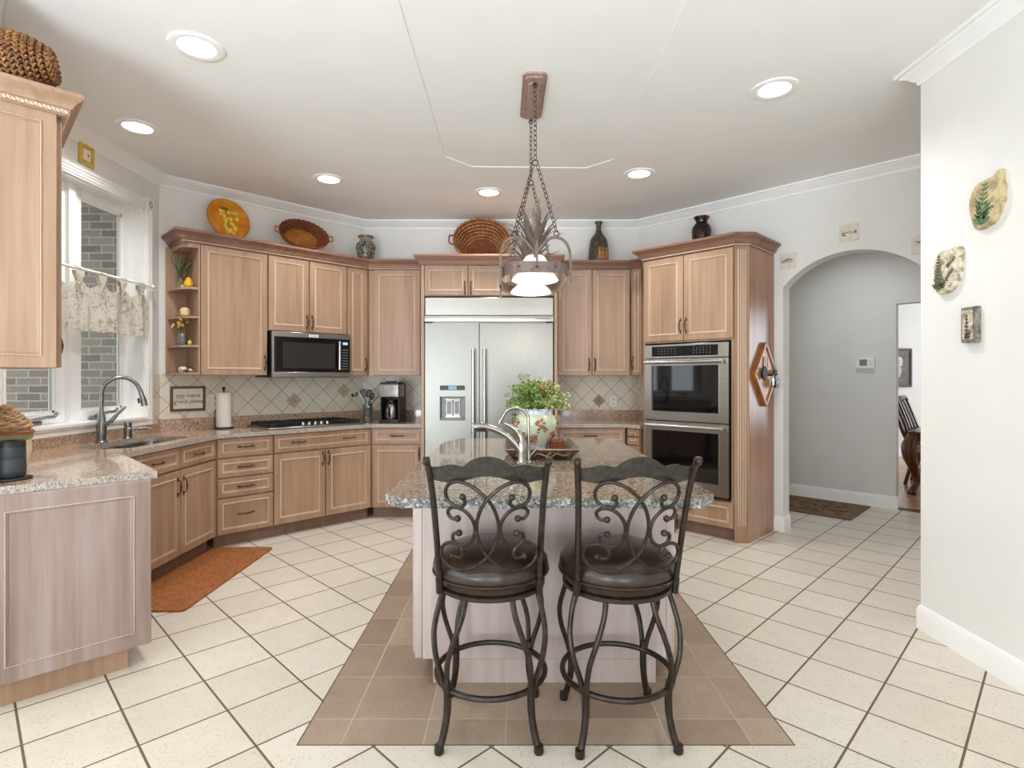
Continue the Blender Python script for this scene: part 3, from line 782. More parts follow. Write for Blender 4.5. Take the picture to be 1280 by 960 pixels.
# ---- near upper cabinet at the left edge
cx, cy = -1.950, 2.385
t = cabinet('wall_cabinet', 'near wall cabinet at upper left with a beaded end panel and rope crown', cx, cy, 3 * PI / 4, 0.62, 0.34, 1.412, 2.50, [
    ('door', 0.02, 0.315, 1.412, 2.50, [(0.29, 1.52, True)]), ('door', 0.32, 0.615, 1.412, 2.50, [(0.345, 1.52, True)])])
b = B(); TE = Matrix.Translation((-0.02, 0.335, 0)) @ Matrix.Rotation(-PI / 2, 4, 'Z')
b.panel(0.0, 0.315, 1.412, 2.50, fw=0.048, M=TE, mb=0)
ep = b.build('end_panel', WM(M_wood), t, sharp=20)
b = B(); beads(b, 0.0525, 0.315 - 0.0525, 1.4645, 2.4475, -0.0045, TE, 0.0026, 0.0075); b.build('bead_string', M_pale, ep)
b = B(); b.sweep([(-0.02, 0.335), (-0.02, 0.0), (0.62, 0.0)], crown_prof(2.492, 2.583, 0.066), side=-1); b.build('crown_molding', M_wood, t, sharp=25)
b = B(); rope(b, [(-0.036, 0.335, 2.508), (-0.036, -0.014, 2.508), (0.62, -0.014, 2.508)], 0.010); b.build('rope_molding', M_bead, t)

# ---- island
t = thing('kitchen_island', 'whitewashed kitchen island cabinet with plain back panel facing the bar stools', 'kitchen island', (0, 0, 0))
ix0, ix1, iy0, iy1 = -0.44, 0.715, 2.50, 3.86
b = B(); b.box(ix0, ix1, iy0, iy1, 0.105, 0.888); b.build('body', M_island, t)
b = B(); b.box(-0.362, 0.638, iy0 - 0.020, iy0, 0.0, 0.105); b.box(-0.352, 0.628, iy0, iy1 - 0.08, 0.0, 0.105)
b.build('toe_kick', M_island, t)
b = B(); b.box(ix0 + 0.03, ix1 - 0.03, iy0 - 0.020, iy0, 0.105, 0.888, bev=0.002); b.build('back_panel', M_island, t)
for xa, xb in ((ix0 - 0.006, ix0 + 0.028), (ix1 - 0.028, ix1 + 0.006)):
    b = B(); b.box(xa, xb, iy0 - 0.012, iy0 + 0.02, 0.105, 0.888, bev=0.003); b.build('corner_stile', M_island, t)
for side in (-1, 1):
    for k in range(3):
        ya, yb = iy0 + 0.03 + k * 0.44, iy0 + 0.03 + k * 0.44 + 0.43
        if side < 0: MM = Matrix.Translation((ix0 - 0.022, yb, 0)) @ Matrix.Rotation(-PI / 2, 4, 'Z')
        else: MM = Matrix.Translation((ix1 + 0.022, ya, 0)) @ Matrix.Rotation(PI / 2, 4, 'Z')
        b = B(); b.panel(0, yb - ya, 0.11, 0.80, M=MM); dd = b.build('door', WM(M_island), t, sharp=20); pull(dd, 0.05, 0.70, True, M=MM)

# ------------------------------------------------------------------ worktops
CT0, CT1 = 0.886, 0.921
def rrect(x0, x1, y0, y1, r, n=6):
    out = []
    for cxx, cyy, a in ((x1 - r, y1 - r, 0), (x0 + r, y1 - r, PI / 2), (x0 + r, y0 + r, PI), (x1 - r, y0 + r, 3 * PI / 2)):
        out += [(cxx + r * math.cos(a + PI / 2 * i / n), cyy + r * math.sin(a + PI / 2 * i / n)) for i in range(n + 1)]
    return out
outer = [(-1.718, 2.662), (-2.335, 3.279), (-2.335, 4.370), (-1.370, 5.335), (-0.875, 5.335), (-0.875, 5.945), (-1.610, 5.945), (-2.952, 4.603), (-2.952, 3.02), (-2.175, 2.243), (-2.150, 2.230)]
hole = rrect(-2.80, -2.44, 3.47, 4.22, 0.12)
t = thing('granite_worktop', 'pinkish brown polished granite worktop running from the peninsula past the sink to the fridge', 'worktop', (0, 0, 0))
b = B(); b.slab(outer, [hole], CT0, CT1, 0, mside=1); b.build('slab', [M_gran, M_gran_edge], t)
b = B()
b.box(XL, XL + 0.02, 3.05, 4.6, CT1, 0.99); b.build('upstand', M_gran, t)
b = B(); b.box(0.0, 1.885, -0.022, -0.001, CT1, 1.02, M=RZ(PI / 4, (XL, 4.603, 0))); b.build('upstand', M_gran, t)
b = B(); b.box(-1.61, -0.875, YB - 0.022, YB - 0.001, CT1, 1.02); b.build('upstand', M_gran, t)
t = thing('granite_worktop', 'short granite worktop between the fridge and the double oven', 'worktop', (0, 0, 0))
b = B(); b.slab([(0.416, 5.335), (1.082, 5.335), (1.195, 5.222), (1.625, 5.655), (1.345, 5.935), (0.416, 5.935)], [], CT0, CT1, 0, mside=1); b.build('slab', [M_gran, M_gran_edge], t)
b = B(); b.box(0.416, 1.345, YB - 0.022, YB - 0.001, CT1, 1.02); b.build('upstand', M_gran, t)
b = B(); b.box(0.0, 0.26, -0.022, -0.001, CT1, 1.02, M=RZ(-PI / 4, (1.35, YB, 0))); b.build('upstand', M_gran, t)
outer = [(-0.415, 2.035), (0.69, 2.035), (0.768, 2.12), (0.748, 3.84), (0.65, 4.08), (-0.37, 4.08), (-0.485, 3.84), (-0.492, 2.12)]
b = B()
# rough chiselled edge: outline with small steps
pts = []
for i in range(len(outer)):
    a, c = Vector(outer[i]), Vector(outer[(i + 1) % len(outer)]); n = max(1, int((c - a).length / 0.02))
    nrm = Vector(((c - a).y, -(c - a).x)).normalized()
    for k in range(n):
        pts.append(tuple(a + (c - a) * k / n + nrm * (random.uniform(-0.004, 0.004) if k else 0)))
b.slab(pts, [], 0.888, 0.923, 0, mside=1)
tag(b.build('island_worktop', [M_gran_i, M_gran_ie], None, sharp=20), 'brown granite island worktop with rough blue grey chiselled edge', 'worktop')

# ------------------------------------------------------------------ appliances
def disc_y(b, c, r, t, m=0, n=20, rt=None):
    """short round piece facing -y at c"""
    b.lathe([(r, 0), (rt or r, t)], n=n, m=m, M=Matrix.Translation(c) @ Matrix.Rotation(PI / 2, 4, 'X'))

# fridge
FW = 1.213
t = thing('refrigerator', 'wide built in stainless steel double door refrigerator with ice dispenser', 'refrigerator', (-0.8365, 5.20, 0))
b = B(); b.box(0, FW, 0.045, 0.70, 0.1, 2.128); b.build('body', M_steel_v, t)
b = B(); b.box(0, FW, 0.09, 0.6, 0.0, 0.1); b.build('kick_plate', M_black, t)
b = B(); b.box(0.002, FW - 0.002, 0.0, 0.05, 1.957, 2.126, bev=0.004); b.build('grille_panel', M_steel, t)
b = B(); b.box(0.0, FW, -0.022, 0.05, 1.897, 1.952, bev=0.005, seg=2); st = b.build('top_strip', M_steel, t)
b = B(); b.mesh(text_mesh('KitchenAid', 0.03, 0.0005), Matrix.Translation((1.11, -0.0228, 1.926)) @ FRONT); b.build('badge_lettering', plain('badge_grey', (60, 60, 62), 0.4), st, label='dark badge lettering')
b = B()
for sx in (0.01, FW - 0.07): b.box(sx, sx + 0.06, -0.01, 0.03, 1.882, 1.894)
b.build('hinge', M_black, t)
# left door with a real dispenser recess
b = B(); DH = [(0.143, 0.97), (0.377, 0.97), (0.377, 1.19), (0.143, 1.19)]
b.slab([(0.003, 0.105), (0.509, 0.105), (0.509, 1.885), (0.003, 1.885)], [DH], -0.042, 0.0, M=Matrix.Translation((0, 0, 0)) @ WALL)
dl_ = b.build('left_door', M_steel_v, t)
b = B(); b.box(0.514, FW - 0.003, 0.0, 0.042, 0.105, 1.885, bev=0.004); dr_ = b.build('right_door', M_steel_v, t)
M_disp = plain('dispenser_grey', (120, 120, 120), 0.4, 0.4)
b = B(); b.box(0.143, 0.377, 0.041, 0.0445, 0.97, 1.19)
for q in ((0.139, 0.147, 0.966, 1.194), (0.373, 0.381, 0.966, 1.194), (0.139, 0.381, 1.186, 1.194), (0.139, 0.381, 0.966, 0.974)): b.box(q[0], q[1], -0.004, 0.041, q[2], q[3], bev=0.0015)
b.box(0.150, 0.370, 0.0, 0.041, 0.976, 0.988)
dp = b.build('dispenser_recess', M_disp, dl_)
b = B()
for c in (0.228, 0.300): 
    b.box(c - 0.031, c + 0.031, 0.014, 0.036, 1.005, 1.165, bev=0.006)
b.box(0.192, 0.336, 0.004, 0.036, 0.99, 1.01, bev=0.003); b.box(0.192, 0.336, 0.004, 0.036, 1.158, 1.172, bev=0.003)
b.build('dispenser_paddle', M_white, dl_)
b = B()
for c in (0.228, 0.300): b.box(c - 0.018, c + 0.018, 0.010, 0.015, 1.03, 1.145, bev=0.004)
b.build('dispenser_paddle_pad', M_disp, dl_)
b = B(); b.box(0.143, 0.377, -0.004, 0.002, 1.252, 1.296, bev=0.002); cpn = b.build('control_display', M_black, dl_)
b = B(); b.box(0.222, 0.300, -0.0055, -0.0035, 1.257, 1.291); b.build('screen', plain('blue_lcd', (120, 160, 180), 0.3).copy(), cpn)
b = B()
for xx in (0.162, 0.19, 0.332, 0.358): b.lathe([(0.009, 0), (0.009, 0.0012), (0.007, 0.0012), (0.007, 0)], n=12, M=Matrix.Translation((xx, -0.004, 1.274)) @ Matrix.Rotation(PI / 2, 4, 'X'))
b.build('button', M_disp, cpn)
for par, hx in ((dl_, 0.459), (dr_, 0.565)):
    b = B(); b.tube([(hx, -0.062, 0.72), (hx, -0.062, 1.62)], 0.0145, 14)
    for zz in (0.755, 1.585): b.tube([(hx, 0.0, zz), (hx, -0.062, zz)], 0.010, 10)
    for zz in (0.714, 1.626): b.tube([(hx, -0.062, zz - .012), (hx, -0.062, zz + .012)], 0.0165, 14)
    b.build('handle', M_nickel, par)

# microwave over the cooktop
MW = 0.752
t = thing('microwave', 'stainless over the range microwave hung above the cooktop', 'microwave', (-2.122, 4.848, 0), PI / 4)
b = B(); b.box(0.0, MW, 0.02, 0.40, 1.372, 1.785, bev=0.003); b.build('body', M_black, t)
b = B()
b.box(0.0, MW, 0.0, 0.03, 1.735, 1.783, bev=0.004); b.box(0.0, MW, 0.0, 0.03, 1.374, 1.422, bev=0.004)
b.box(0.0, 0.018, 0.0, 0.03, 1.42, 1.737)
ff = b.build('front_frame', M_steel, t)
b = B(); b.box(0.335, 0.425, -0.003, 0.002, 1.744, 1.766, bev=0.001); bd = b.build('badge', M_white, ff)
b = B(); b.mesh(text_mesh('KitchenAid', 0.015, 0.0004), Matrix.Translation((0.38, -0.0036, 1.755)) @ FRONT); b.build('badge_lettering', M_black, bd)
b = B(); b.box(0.018, 0.640, 0.002, 0.03, 1.42, 1.737, bev=0.002); dd = b.build('door', M_blackglass, t)
b = B(); b.box(0.095, 0.585, 0.0005, 0.004, 1.455, 1.690); b.build('door_window', plain('tinted_oven_glass', (46, 43, 40), 0.06, vary=0.02), dd)
b = B(); b.tube([(0.622, -0.035, 1.445), (0.622, -0.035, 1.715)], 0.012, 12)
for zz in (1.455, 1.705): b.tube([(0.622, 0.002, zz), (0.622, -0.035, zz)], 0.008, 8)
b.build('handle', M_nickel, dd)
b = B(); b.box(0.642, MW - 0.003, 0.001, 0.03, 1.42, 1.737, bev=0.002); cpn = b.build('control_panel', M_blackglass, t)
M_glow = Mat('blue_display', 0.3); M_glow.color((150, 180, 220)).emit((150, 180, 230), 0.8); M_glow = M_glow.m
M_dim = plain('grey_legend', (150, 150, 150), 0.5)
b = B(); b.box(0.672, 0.722, -0.0005, 0.002, 1.685, 1.71); b.build('screen', M_glow, cpn)
b = B()
for i in range(3):
    for j in range(8): b.box(0.668 + 0.021 * i, 0.679 + 0.021 * i, -0.0004, 0.002, 1.45 + 0.026 * j, 1.456 + 0.026 * j)
b.build('keypad', M_dim, cpn)

# double oven
t = thing('double_wall_oven', 'stainless double wall oven built into the tall maple cabinet', 'oven', (ox, oy, 0), -PI / 4)
O0, O1 = 0.034, 0.828
b = B(); b.box(O0 + 0.01, O1 - 0.01, 0.021, 0.58, 0.345, 1.672); b.build('body', M_black, t)
b = B(); b.box(O0, O1, -0.012, 0.02, 1.545, 1.670, bev=0.003); cpn = b.build('control_panel', M_steel, t)
b = B(); b.box(O0 + 0.075, O1 - 0.09, -0.0145, -0.011, 1.562, 1.652); gl = b.build('panel_glass', M_blackglass, cpn)
b = B()
for i in range(6):
    for j in range(3):
        b.box(O0 + 0.14 + 0.032 * i, O0 + 0.152 + 0.032 * i, -0.0152, -0.0142, 1.585 + 0.022 * j, 1.588 + 0.022 * j)
        b.box(O0 + 0.48 + 0.03 * i, O0 + 0.489 + 0.03 * i, -0.0152, -0.0142, 1.585 + 0.022 * j, 1.589 + 0.022 * j)
b.build('keypad', M_dim, gl)
for nm, za, zb, wa, wb, hz in (('upper_door', 0.985, 1.538, 1.066, 1.478, 1.508), ('lower_door', 0.362, 0.975, 0.468, 0.895, 0.940)):
    b = B(); b.slab([(O0, za), (O1, za), (O1, zb), (O0, zb)], [[(0.109, wa), (0.744, wa), (0.744, wb), (0.109, wb)]], -0.018, 0.015, M=WALL)
    dd = b.build(nm, M_steel, t)
    b = B(); b.box(0.107, 0.746, -0.006, 0.012, wa - 0.002, wb + 0.002); b.build('door_glass', M_blackglass, dd)
    b = B()
    for q in ((0.103, 0.109, wa - .006, wb + .006), (0.744, 0.750, wa - .006, wb + .006), (0.103, 0.75, wa - .006, wa), (0.103, 0.75, wb, wb + .006)): b.box(q[0], q[1], -0.020, -0.014, q[2], q[3])
    b.build('window_bezel', M_steel, dd)
    b = B(); b.tube([(O0 + 0.03, -0.065, hz), (O1 - 0.03, -0.065, hz)], 0.015, 14)
    for xx in (O0 + 0.06, O1 - 0.06): b.tube([(xx, -0.015, hz), (xx, -0.065, hz)], 0.012, 10)
    b.build('handle', M_nickel, dd)
b = B(); b.box(O0, O1, -0.008, 0.02, 0.345, 0.358); b.build('vent_trim', M_black, t)

# gas cooktop
cpx = lambda s, off: (-2.36 + (s) * S2 - off * S2, 4.38 + s * S2 + off * S2)
p = cpx(0.42, 0.045)
t = thing('gas_cooktop', 'black gas cooktop with cast iron grates set in the granite', 'cooktop', (p[0], p[1], 0.9215), PI / 4)
CW, CD = 0.905, 0.50
b = B(); b.box(0, CW, 0, CD, 0, 0.014, bev=0.004); b.build('tray', M_steel, t)
b = B(); b.box(0.02, CW - 0.02, 0.015, CD - 0.015, 0.0135, 0.018); b.build('burner_deck', M_black, t)
for gx0, gx1, y0g in ((0.025, 0.30, 0.03), (0.31, 0.595, 0.12), (0.605, 0.88, 0.03)):
    b = B(); y1g = CD - 0.03; hz = 0.045
    for xx in (gx0, gx1 - 0.012): b.box(xx, xx + 0.012, y0g, y1g, 0.030, hz, bev=0.003)
    for yy in (y0g, y1g - 0.012, (y0g + y1g) / 2 - .006): b.box(gx0, gx1, yy, yy + 0.012, 0.030, hz, bev=0.003)
    n = 5
    for k in range(1, n):
        xx = gx0 + (gx1 - gx0) * k / n; b.box(xx - 0.005, xx + 0.005, y0g, y1g, 0.031, hz + 0.004, bev=0.002)
    for xx in (gx0 + 0.003, gx1 - 0.013):
        for yy in (y0g + 0.002, y1g - 0.012): b.box(xx, xx + 0.01, yy, yy + 0.01, 0.016, 0.032)
    b.build('grate', M_iron, t)
for c in ((0.16, 0.15), (0.16, 0.36), (0.45, 0.30), (0.74, 0.15), (0.74, 0.36)):
    b = B(); b.lathe([(0.048, 0), (0.048, 0.008), (0.034, 0.011), (0.034, 0.020), (0.0, 0.022)], (c[0], c[1], 0.018), 20); b.build('burner', M_iron, t)
for k in range(5):
    b = B(); b.lathe([(0.021, 0), (0.021, 0.006), (0.018, 0.008), (0.016, 0.026), (0.0, 0.027)], (0.335 + 0.058 * k, 0.065, 0.018), 18); b.build('knob', M_nickel, t)

# ------------------------------------------------------------------ sink, tap, soap dispenser
t = thing('sink', 'double bowl stainless undermount sink set in the worktop below the window', 'sink', (0, 0, 0))
b = B()
ya, yb, xa, xb = 3.46, 4.23, -2.81, -2.43
def bowl(b, x0, x1, y0, y1, zt, zb):
    rims = []
    for ins, zz in ((0, zt), (0.006, zb + 0.04), (0.02, zb + 0.008), (0.05, zb)):
        rims.append(b._v([(x, y, zz) for x, y in rrect(x0 + ins, x1 - ins, y0 + ins, y1 - ins, 0.08)]))
    for k in range(len(rims) - 1):
        for i in range(len(rims[0])):
            j = (i + 1) % len(rims[0]); b.face([rims[k][i], rims[k][j], rims[k + 1][j], rims[k + 1][i]])
    b.face(rims[-1])
bowl(b, xa, xb, ya, (ya + yb) / 2 - 0.012, 0.8855, 0.70); bl = b.build('bowl', M_steel, t, recalc=False)
b = B(); bowl(b, xa, xb, (ya + yb) / 2 + 0.012, yb, 0.8855, 0.70); bl = b.build('bowl', M_steel, t, recalc=False)
b = B(); b.box(xa, xb, (ya + yb) / 2 - 0.013, (ya + yb) / 2 + 0.013, 0.72, 0.872, bev=0.006); b.build('divider', M_steel, t)

# main tap: base at px (127, 549)
fx, fy = -2.845, 3.81
t = thing('kitchen_faucet', 'tall brushed steel gooseneck faucet at the window sink', 'faucet', (fx, fy, 0.9215))
b = B(); b.lathe([(0.034, 0), (0.034, 0.006), (0.028, 0.012), (0.027, 0.05), (0.031, 0.11), (0.026, 0.16), (0.0165, 0.21), (0.0155, 0.22)], n=20)
b.build('base_body', M_pewter, t)
dx, dy = 0.70, 0.71
arc = [(0, 0, 0.20), (0, 0, 0.30)] + [(0.115 * (1 - math.cos(a)), 0, 0.335 + 0.115 * math.sin(a)) for a in [PI * k / 10 for k in range(1, 10)]]
arc = smooth_path([(x * 0.98, 0, z_) for x, _, z_ in arc] + [(0.232, 0, 0.33)], 3)
b = B(); b.tube(arc, 0.0135, 14, M=RZ(math.atan2(dy, dx))); b.build('spout', M_pewter, t)
b = B(); b.tube([(0.226, 0, 0.355), (0.236, 0, 0.32), (0.246, 0, 0.28), (0.252, 0, 0.245)], [0.0145, 0.017, 0.020, 0.0215], 14, M=RZ(math.atan2(dy, dx))); sh = b.build('spray_head', M_pewter, t)
b = B(); b.tube([(0.214, 0, 0.30), (0.219, 0, 0.265)], [0.006, 0.007], 8, M=RZ(math.atan2(dy, dx))); b.build('spray_button', M_black, sh)
b = B(); b.tube([(0.015, 0.006, 0.125), (0.055, 0.02, 0.145)], [0.018, 0.015], 12); b.tube(smooth_path([(0.05, 0.02, 0.145), (0.075, 0.045, 0.19), (0.105, 0.09, 0.245)], 4), [0.013] * 4 + [0.010] * 4 + [0.006], 10)
b.build('lever', M_pewter, t)
sp_x, sp_y = -2.855, 4.085
t = thing('soap_dispenser', 'short grey metal soap dispenser right of the window sink faucet', 'soap dispenser', (sp_x, sp_y, 0.9215))
b = B(); b.lathe([(0.030, 0), (0.030, 0.004), (0.026, 0.008), (0.026, 0.075), (0.022, 0.08), (0.022, 0.088), (0.026, 0.09), (0.026, 0.118), (0.0, 0.12)], n=20); b.build('pump_body', M_pewter, t)
b = B(); b.tube([(0.02, 0.01, 0.065), (0.11, 0.06, 0.072), (0.125, 0.068, 0.062)], [0.010, 0.009, 0.008], 10); b.build('nozzle', M_pewter, t)

# ------------------------------------------------------------------ curtain over the sink window
t = thing('curtain_rod', 'white curtain rod across the sink window', 'curtain rod', (XL, 0, 2.10))
b = B(); b.tube([(0.055, 3.06, 0), (0.055, 4.42, 0)], 0.010, 12); b.build('pole', M_trim, t)
for yy, s_ in ((3.07, -1), (4.42, 1)):
    b = B(); b.ball((0.055, yy + s_ * 0.018, 0), (0.018, 0.024, 0.018)); b.build('finial', M_trim, t)
    b = B(); b.box(0.0, 0.006, yy - 0.03, yy + 0.01, -0.03, 0.03, bev=0.002); b.tube([(0.004, yy - 0.01, 0), (0.055, yy - 0.01, 0)], 0.007, 8); b.build('bracket', M_trim, t)
def toile():
    M = Mat('toile_cotton', 0.9); c = M.coord()
    n1 = M.noise(c, 30, 3, 0.55, 1.6); n2 = M.noise(c, 9, 2, 0.5); n3 = M.noise(M.vmap((1, 1, 1), loc=(3, 7, 1)), 34, 3, 0.5, 1.8)
    a = M.math('MULTIPLY', M.math('GREATER_THAN', n1, 0.59), M.math('GREATER_THAN', n2, 0.42))
    e = M.math('MULTIPLY', M.math('GREATER_THAN', n3, 0.60), 0.8)
    col = M.mix(M.math('MULTIPLY', a, 0.75), (246, 242, 232), (138, 134, 128))
    M.color(M.mix(e, col, (168, 140, 128)))
    tr = M.node('ShaderNodeBsdfTranslucent'); tr.inputs['Color'].default_value = lin((232, 226, 214)); mx = M.node('ShaderNodeMixShader'); mx.inputs[0].default_value = 0.5
    M.nt.links.new(M.p.outputs[0], mx.inputs[1]); M.nt.links.new(tr.outputs[0], mx.inputs[2])
    M.nt.links.new(mx.outputs[0], M.nt.nodes['Material Output'].inputs['Surface'])
    return M.m
M_toile = toile()
t = thing('valance', 'short cream valance with grey floral print hung by tied tabs over the sink window', 'curtain', (XL + 0.055, 0, 0))
tabs = [3.10 + 0.2 * k for k in range(7)]
tabs = [3.08, 3.28, 3.48, 3.68, 3.885, 4.09, 4.29]
b = B(); ny, nz = 150, 10; grid = []
y0c, y1c = 3.09, 4.40
for i in range(ny + 1):
    y = y0c + (y1c - y0c) * i / ny; row = []
    near = min(abs(y - q) for q in tabs); sag = min(1, near / 0.1)
    ztop = 2.035 - 0.055 * (sag ** 0.7)
    wv = 0.014 * math.sin(y * 21) + 0.008 * math.sin(y * 47 + 1)
    for k in range(nz + 1):
        f = k / nz
        zz = ztop + (1.692 + 0.006 * math.sin(y * 40) - ztop) * f
        row.append((wv * (0.4 + 0.9 * f), y, zz))
    grid.append(row)
vs = [b._v(r) for r in grid]
for i in range(ny):
    for k in range(nz): b.face([vs[i][k], vs[i + 1][k], vs[i + 1][k + 1], vs[i][k + 1]])
o = b.build('fabric_panel', M_toile, t, sharp=80)
md = o.modifiers.new('thickness', 'SOLIDIFY'); md.thickness = 0.003; md.offset = 0
for q in tabs:
    b = B()
    for s_ in (-1, 1):
        pts = [(0.013 * s_, q, 2.085), (0.014 * s_, q, 2.06), (0.008 * s_, q, 2.02), (0.004 * s_, q, 2.0)]
        ws = [0.036, 0.034, 0.018, 0.03]
        L = [b._v([(p_[0], p_[1] - w_, p_[2]), (p_[0], p_[1] + w_, p_[2])]) for p_, w_ in zip(pts, ws)]
        for k in range(3): b.face([L[k][0], L[k][1], L[k + 1][1], L[k + 1][0]])
    pts = [(0.0135 * math.cos(a), q, 2.10 + 0.0135 * math.sin(a)) for a in [-0.5 + (PI + 1.0) * k / 8 for k in range(9)]]
    L = [b._v([(p_[0], p_[1] - .036, p_[2]), (p_[0], p_[1] + .036, p_[2])]) for p_ in pts]
    for k in range(8): b.face([L[k][0], L[k][1], L[k + 1][1], L[k + 1][0]])
    # tied bow
    b.ball((0.018, q, 2.015), (0.008, 0.010, 0.010), n=8, k=6)
    for s_ in (-1, 1):
        b.tube(smooth_path([(0.018, q, 2.015), (0.024, q + s_ * 0.022, 2.0), (0.024, q + s_ * 0.030, 1.965), (0.022, q + s_ * 0.012, 1.925)], 4), 0.0045, 6)
    o = b.build('tab', M_toile, t, sharp=60, recalc=False)
    md = o.modifiers.new('thickness', 'SOLIDIFY'); md.thickness = 0.002

# gold framed tile above the window
t = thing('wall_tile', 'small gold bordered square tile hung high above the sink window', 'wall plaque', (XL, 3.81, 2.905), PI / 2)
M_gold = plain('gold_glaze', (214, 180, 84), 0.35, 0.2, vary=0.12, scale=40)
b = B(); b.panel(-0.066, 0.066, -0.072, 0.072, fw=0.018, y0=-0.016, t=0.016); b.build('border', [M_gold, M_gold], t)
b = B(); b.box(-0.04, 0.04, -0.0125, -0.006, -0.045, 0.045); b.build('center_panel', plain('cream_glaze', (238, 230, 208), 0.4, vary=0.05), t)
b = B()
for k in range(28):
    a = k / 28 * 4; sd = int(a); f = (a - sd) * 2 - 1
    xz = [(f * .038, -.043), (.038, f * .043), (-f * .038, .043), (-.038, -f * .043)][sd]
    b.ball((xz[0], -0.0135, xz[1]), (0.003, 0.002, 0.003), n=6, k=4)
b.ball((0.012, -0.013, 0.0), (0.009, 0.003, 0.010), n=8, k=4)
b.build('painted_motif', plain('terracotta_glaze', (176, 96, 50), 0.4), t)

# ------------------------------------------------------------------ things on the left worktop
ZC = 0.9212
# framed text sign
t = thing('wall_sign', 'dark wood framed white sign with script lettering under the corner shelves', 'sign', (-2.803, 4.747, 1.19), PI / 4)
dpt = 7.56 - (4.747 + 2.803)
yo = dpt * S2 - 0.030
M_fr = wood('walnut_frame', (72, 52, 38), (92, 68, 50), (112, 86, 64), 0.5, axis='x')
b = B(); w2, h2_ = 0.134, 0.106
for (p, q, r, s_) in ((-w2, w2, h2_ - .02, h2_), (-w2, w2, -h2_, -h2_ + .02), (-w2, -w2 + .02, -h2_ + .02, h2_ - .02), (w2 - .02, w2, -h2_ + .02, h2_ - .02)): b.box(p, q, yo, yo + 0.02, r, s_, bev=0.002)
b.build('frame', M_fr, t)
b = B(); b.box(-w2 + .018, w2 - .018, yo + 0.008, yo + 0.0195, -h2_ + .018, h2_ - .018); b.build('board', plain('sign_white', (226, 218, 206), 0.6, vary=0.02), t)
b = B()
b.mesh(text_mesh('ave maria', 0.048, 0.0006, 0.25), Matrix.Translation((0.0, yo + 0.0075, 0.026)) @ FRONT)
b.mesh(text_mesh('gratia plena', 0.048, 0.0006, 0.25), Matrix.Translation((0.0, yo + 0.0075, -0.024)) @ FRONT)
b.box(-0.105, -0.03, yo + 0.007, yo + 0.008, 0.0005, 0.0035); b.box(-0.105, -0.082, yo + 0.007, yo + 0.008, -0.058, -0.054)
b.build('lettering', plain('sign_black', (40, 36, 33), 0.6), t)

# paper towel holder
t = thing('paper_towel_holder', 'black upright paper towel holder with a white roll beside the framed sign', 'paper towel holder', (-2.558, 4.872, ZC))
b = B(); b.lathe([(0.080, 0), (0.080, 0.006), (0.074, 0.010), (0.0, 0.011)], n=28); b.build('base', M_black, t)
b = B(); b.tube([(0, 0, 0.01), (0, 0, 0.34)], 0.006, 8); b.ball((0, 0, 0.352), (0.013, 0.013, 0.017)); b.build('post', M_black, t)
b = B(); b.tube([(-0.052, -0.052, 0.008), (-0.052, -0.052, 0.14)], 0.0045, 8); b.tube([(-0.052, -0.052, 0.14), (-0.046, -0.046, 0.17)], 0.0045, 8); b.build('tension_arm', M_black, t)
b = B(); b.lathe([(0.018, 0.014), (0.061, 0.014), (0.062, 0.018), (0.062, 0.312), (0.061, 0.316), (0.018, 0.316)], n=32); b.build('paper_roll', plain('white_paper', (240, 238, 233), 0.9, vary=0.01), t)

# utensil holder and the utensils in it
ux, uy = -1.475, 5.58
t = thing('utensil_holder', 'clear cylindrical utensil holder with silver wire wrap beside the coffee maker', 'utensil holder', (ux, uy, ZC))
b = B(); b.lathe([(0.0, 0.0), (0.042, 0.0), (0.045, 0.008), (0.047, 0.18), (0.049, 0.186), (0.0445, 0.186), (0.042, 0.012), (0.0, 0.010)], n=24); b.build('cup', plain('smoky_glass', (88, 88, 86), 0.08, 0.0), t)
b = B()
for ph, s_ in ((0, 1), (PI, 1), (0.5, -1)):
    b.tube([(0.0485 * math.cos(s_ * a + ph), 0.0485 * math.sin(s_ * a + ph), 0.012 + 0.165 * a / (3 * PI)) for a in [3 * PI * k / 40 for k in range(41)]], 0.0022, 6)
for zz in (0.014, 0.18): b.tube([(0.0488 * math.cos(a), 0.0488 * math.sin(a), zz) for a in [2 * PI * k / 24 for k in range(24)]], 0.0025, 6, closed=True)
b.build('wire_wrap', M_nickel, t)
t = thing('ladle', 'steel soup ladle leaning left out of the utensil holder', 'ladle', (ux, uy, ZC))
b = B(); b.tube(smooth_path([(0.010, 0.005, 0.020), (-0.03, 0.0, 0.16), (-0.062, -0.004, 0.245), (-0.08, -0.006, 0.285), (-0.10, -0.01, 0.297)], 4), 0.004, 8); b.build('handle', M_nickel, t)
b = B(); T = Matrix.Translation((-0.128, -0.014, 0.282)) @ Matrix.Rotation(-0.35, 4, 'Y')
b.lathe([(0.0, -0.03), (0.02, -0.026), (0.036, -0.010), (0.041, 0.010), (0.038, 0.010), (0.033, -0.009), (0.018, -0.022), (0.0, -0.025)], n=18, M=T); b.build('bowl', M_nickel, t)
M_nyl = plain('black_nylon', (24, 26, 25), 0.45, vary=0.1)
